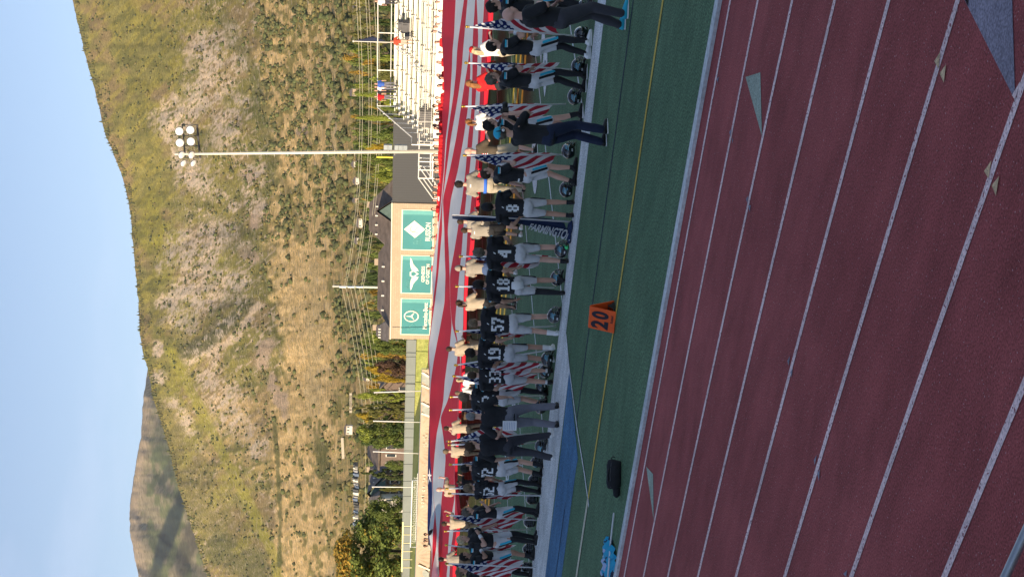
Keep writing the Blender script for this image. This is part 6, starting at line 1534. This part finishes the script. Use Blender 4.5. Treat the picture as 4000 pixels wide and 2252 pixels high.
remeshed = remesh(b, 'cloth_heap', .02, navc, 3); wrinkle(remeshed, .02, 14, 4); link(bpy.data.objects.new('cloth_heap', remeshed), nb_)

# ------------------------------------------------------------------ helmets on the turf
gloss = mat('helmet_black', (.010, .011, .014), rough=.12, vary=.05, spec=.6, coat=1.0); chrome = mat('mask_grey', (.16, .17, .19), rough=.25, metal=.9); decal = mat('helmet_decal', (.16, .42, .54), rough=.2, vary=.05)
def helmet():
    r = empty('helmet', (0, 0, 0), 0); c = MB(); c.ball((0, 0, 0), 1, 28, 18); out = MB()
    for v in c.v:
        v = Vector(v); s = Vector((v.x*.118, v.y*.148, v.z*.128)); 
        if v.z < -.25: s.x *= 1+.12*(v.z+.25); s.y *= .98
        s.z += .135; out.v.append(tuple(s))
    for f in c.f:
        m_ = sum((Vector(c.v[i]) for i in f), Vector())/len(f)
        if m_.z < -.72 or (m_.y > .45 and m_.z < .32): continue
        out.face(f)
    sh = out.build('shell', gloss, r, True)
    md = sh.modifiers.new('thick', 'SOLIDIFY'); md.thickness = .012
    b = MB()
    for z, e in ((.075, .165), (.105, .175), (.14, .17)):
        b.tube([(math.cos(a)*.105, .06+math.sin(a)*(e-.06), z) for a in np.linspace(0, math.pi, 11)], .006, 6)
    for x in (-.04, 0, .04): b.tube([(x, .150, .07), (x, .168, .105), (x, .15, .155), (x, .128, .185)], .006, 6)
    b.build('face_mask', chrome, r, True)
    b = MB()
    for s in (-1, 1): b.tube([(s*.10, .05, .06), (s*.06, .13, .035), (0, .15, .03)], [.012, .016, .02], 6)
    b.build('chin_strap', blackr, r, True)
    bv = BVHTree.FromPolygons([v.co[:] for v in sh.data.vertices], [p.vertices[:] for p in sh.data.polygons])
    for s in (-1, 1):
        cells = []
        for (u0, u1, z0, z1, sk) in ((-.07, .035, .152, .166, .5), (-.05, .055, .178, .190, .4), (-.03, .05, .202, .210, .3), (.01, .05, .13, .142, .3)): cells += grid_cells(u0, u1, z0, z1, 6, 2, sk)
        on_surface(bv, cells, 'x', s, .004).build('side_logo', decal if s > 0 else decal, sh)
        on_surface(bv, grid_cells(-.075, -.03, .075, .10, 3, 2), 'x', s, .004).build('side_sticker', whitec, sh)
    return r
hp_ = helmet()
hspots = [(2316, 34, 100, 'helmet under the raised camera at the right'), (2305, 133, 20, 'helmet behind the legs of the bald coach'), (2292, 262, 95, 'helmet right of the curly ash haired player'), (2277, 378, 110, 'helmet below the third flag'), (2252, 590, 60, 'helmet below the widest flag'), (2243, 740, 108, 'helmet left of the bare legged player'),
          (2222, 975, 90, 'helmet in front of the green shoe'), (2205, 1087, 80, 'helmet just right of player number 18'), (2193, 1232, 95, 'helmet right of player number 57'), (2166, 1402, 70, 'helmet by the legs of player 19'), (2158, 1448, 100, 'helmet between players 19 and 33'), (2142, 1502, 70, 'helmet with bright decal left of player 33'), (2138, 1588, 80, 'helmet between player 82 and the grey haired coach'), (2140, 1742, 110, 'helmet between the legs of the striding coach'),
          (2122, 1802, 150, 'helmet with grey bars right of player 72'), (2112, 1872, 160, 'helmet between players 72 and 52'), (2102, 1948, 170, 'helmet with bright decal left of player 52'), (2092, 2038, 170, 'helmet left of the headband player'), (2088, 2142, 160, 'helmet between the blond and black haired players'), (2078, 2215, 150, 'helmet at the left end of the line')]
for i, (x, y, fc, lab) in enumerate(hspots):
    r = hp_ if i == 0 else copy_tree(hp_); r.location = G(x, y, 0); r.rotation_euler = (0, 0, facing(fc)); r.scale = (1.08, 1.08, 1.08)
    tag(r, 'glossy black '+lab.replace('helmet right of player number 57', 'helmet just right of the white socks of player 57'), 'helmet', 'football helmets set down along the sideline')

# ------------------------------------------------------------------ yard marker, bag and the teal flag lying on the turf
br, bl_, rr_ = G(2408, 1216), G(2400, 1300), G(2401, 1174)
off = rr_-br; Hs = .385
ax = (bl_-br); org = br
ms = empty('yard_marker', org, 0, 'orange folding yard marker with a black 20 by the gold line', 'marker')
oran = mat('orange_vinyl', (.95, .125, .022), rough=.6, vary=.05, scale=6); inkn = mat('marker_ink', (.025, .022, .035), rough=.6)
ap = off*.5+Vector((0, 0, Hs))
def slab(name, p0, p1, p2, p3, th, m, parent):
    n = (p1-p0).cross(p3-p0).normalized()*th; b = MB(); P = [p0, p1, p2, p3]; b.add(P+[p+n for p in P], [(3, 2, 1, 0), (4, 5, 6, 7), (0, 1, 5, 4), (1, 2, 6, 5), (2, 3, 7, 6), (3, 0, 4, 7)])
    o = b.build(name, m, parent); bv = o.modifiers.new('bevel', 'BEVEL'); bv.width = .012; bv.segments = 3; return o
Z0 = Vector((0, 0, .002))
fr_ = slab('front_panel', ax+Z0, Z0, ap, ap+ax, .022, oran, ms)
nf = (Z0-(ax+Z0)).cross(ap-Z0).normalized()
if nf.dot(-FWD) < 0: nf = -nf
slab('rear_panel', off+Z0, off+ax+Z0, ap+ax, ap, .022, oran, ms)
b = MB(); b.add([Z0+off*.12+Vector((0, 0, .01)), off*.88+Vector((0, 0, .01)), off*.5+Vector((0, 0, .12))], [(0, 1, 2)]); b.add([ax*.94+Z0+off*.12, ax*.94+off*.88, ax*.94+off*.5+Vector((0, 0, .12))], [(0, 1, 2)]); b.add([Z0+off*.12+ax*.05+Vector((0, 0, .10)), off*.88+ax*.05+Vector((0, 0, .10)), off*.88+ax*.9+Vector((0, 0, .10)), off*.12+ax*.9+Vector((0, 0, .10))], [(0, 1, 2, 3)]); b.build('sand_bag', blackr, ms)
def on_panel(body, uc, vc, wd, ht, m, nm, bold=.03):
    me = text_mesh(nm, body, 1.0, m, extrude=.0, bold=bold); co = np.array([v.co[:] for v in me.vertices]); mn, mxx = co.min(0), co.max(0); out = []
    for c in co:
        f = uc+((c[0]-mn[0])/(mxx[0]-mn[0])-.5)*wd; g_ = vc+((c[1]-mn[1])/(mxx[1]-mn[1])-.5)*ht   # f: 0 left .. 1 right, g: 0 bottom .. 1 top
        p = (ax*(1-f)+Z0)+(ap-Z0)*g_+nf*.027; out.append(tuple(p))
    me.vertices.foreach_set('co', np.array(out, np.float32).ravel()); me.update(); o = bpy.data.objects.new(nm, me); link(o, fr_ if False else ms); return o
on_panel('2', .27, .58, .36, .66, inkn, 'numeral', .045); on_panel('0', .70, .58, .34, .66, inkn, 'numeral', .045); on_panel('Riddell', .62, .13, .34, .10, inkn, 'maker_name', .01)
p = G(2424, 1852); bag = empty('equipment_bag', p, facing(0), 'black padded equipment bag lying on the turf near the track', 'bag')
b = MB(); b.tube([(-.20, 0, .085), (-.19, 0, .09), (-.12, 0, .095), (.12, 0, .095), (.20, 0, .088), (.215, 0, .085)], [.03, .085, .098, .098, .085, .03], 16, ab=[(1.15, 1)]*6); bmh = remesh(b, 'bag_body', .012, CL['black'], 4); wrinkle(bmh, .008, 12, 3); link(bpy.data.objects.new('bag_body', bmh), bag)
b = MB(); b.tube([(-.33, -.02, .05), (-.30, -.02, .055), (-.20, -.01, .06), (-.16, 0, .06)], [.02, .05, .055, .03], 10); b.build('side_pouch', CL['black'], bag, True)
b = MB(); b.tube([(.2, 0, .12), (.24, 0, .14), (.26, 0, .12), (.25, 0, .09)], .008, 6); b.tube([(-.10, -.06, .18), (0, -.08, .20), (.10, -.06, .18)], .009, 6); b.build('carry_loop', blackr, bag, True)
b = MB(); b.tube([(-.18, -.07, .15), (0, -.085, .165), (.18, -.07, .15)], .004, 4); b.build('zip', mat('zip_grey', (.10, .10, .11)), bag)
tfv = empty('fallen_flag', G(2400, 2180), 0, 'teal and white flag lying crumpled on the turf with two white poles', 'flag'); o0 = tfv.location.copy()
def TL(x, y, z=.02): return G(x, y, z)-o0
b = MB(); b.tube([TL(2398, 2002, .03), TL(2386, 2110, .035), TL(2374, 2262, .10)], .014, 8); b.build('pole', polw, tfv, True)
b = MB(); b.tube([TL(2423, 2145, .02), TL(2402, 2290, .02)], .014, 8); b.build('pole', polw, tfv, True)
out_l = [(2382, 2092), (2365, 2128), (2362, 2160), (2357, 2195), (2354, 2250), (2352, 2300)]; out_r = [(2390, 2095), (2402, 2130), (2411, 2170), (2412, 2200), (2408, 2250), (2404, 2300)]
V = []; F = []; mi = []; na, nb2 = 40, 24
for i in range(na+1):
    f = i/na*5; k = min(int(f), 4); f -= k
    for j in range(nb2+1):
        g_ = j/nb2; x = (out_l[k][0]*(1-f)+out_l[k+1][0]*f)*(1-g_)+(out_r[k][0]*(1-f)+out_r[k+1][0]*f)*g_; y = (out_l[k][1]*(1-f)+out_l[k+1][1]*f)*(1-g_)+(out_r[k][1]*(1-f)+out_r[k+1][1]*f)*g_
        p = TL(x, y, 0); p.z = .015+.10*float(fbm(np.array(p.x*4.5), np.array(p.y*4.5), 3, 6))*math.sin(math.pi*min(1, max(0, .05+g_*.9)))+.02*math.sin(i*.9+j*.6); V.append(tuple(p))
for i in range(na):
    for j in range(nb2):
        q = i*(nb2+1)+j; F.append((q, q+1, q+nb2+2, q+nb2+1)); w_ = float(fbm(np.array(i*.16), np.array(j*.2), 2, 14)); mi.append(1 if (j < 10 and i > 10 and w_ > .42) else (2 if w_ < .30 else 0))
link(bpy.data.objects.new('cloth', np_mesh('cloth', V, F, [flag_cloth('teal_flag', (.03, .40, .62), .1), flag_cloth('pale_flag', (.42, .50, .72), .1), CL['navy']], True, mi)), tfv)
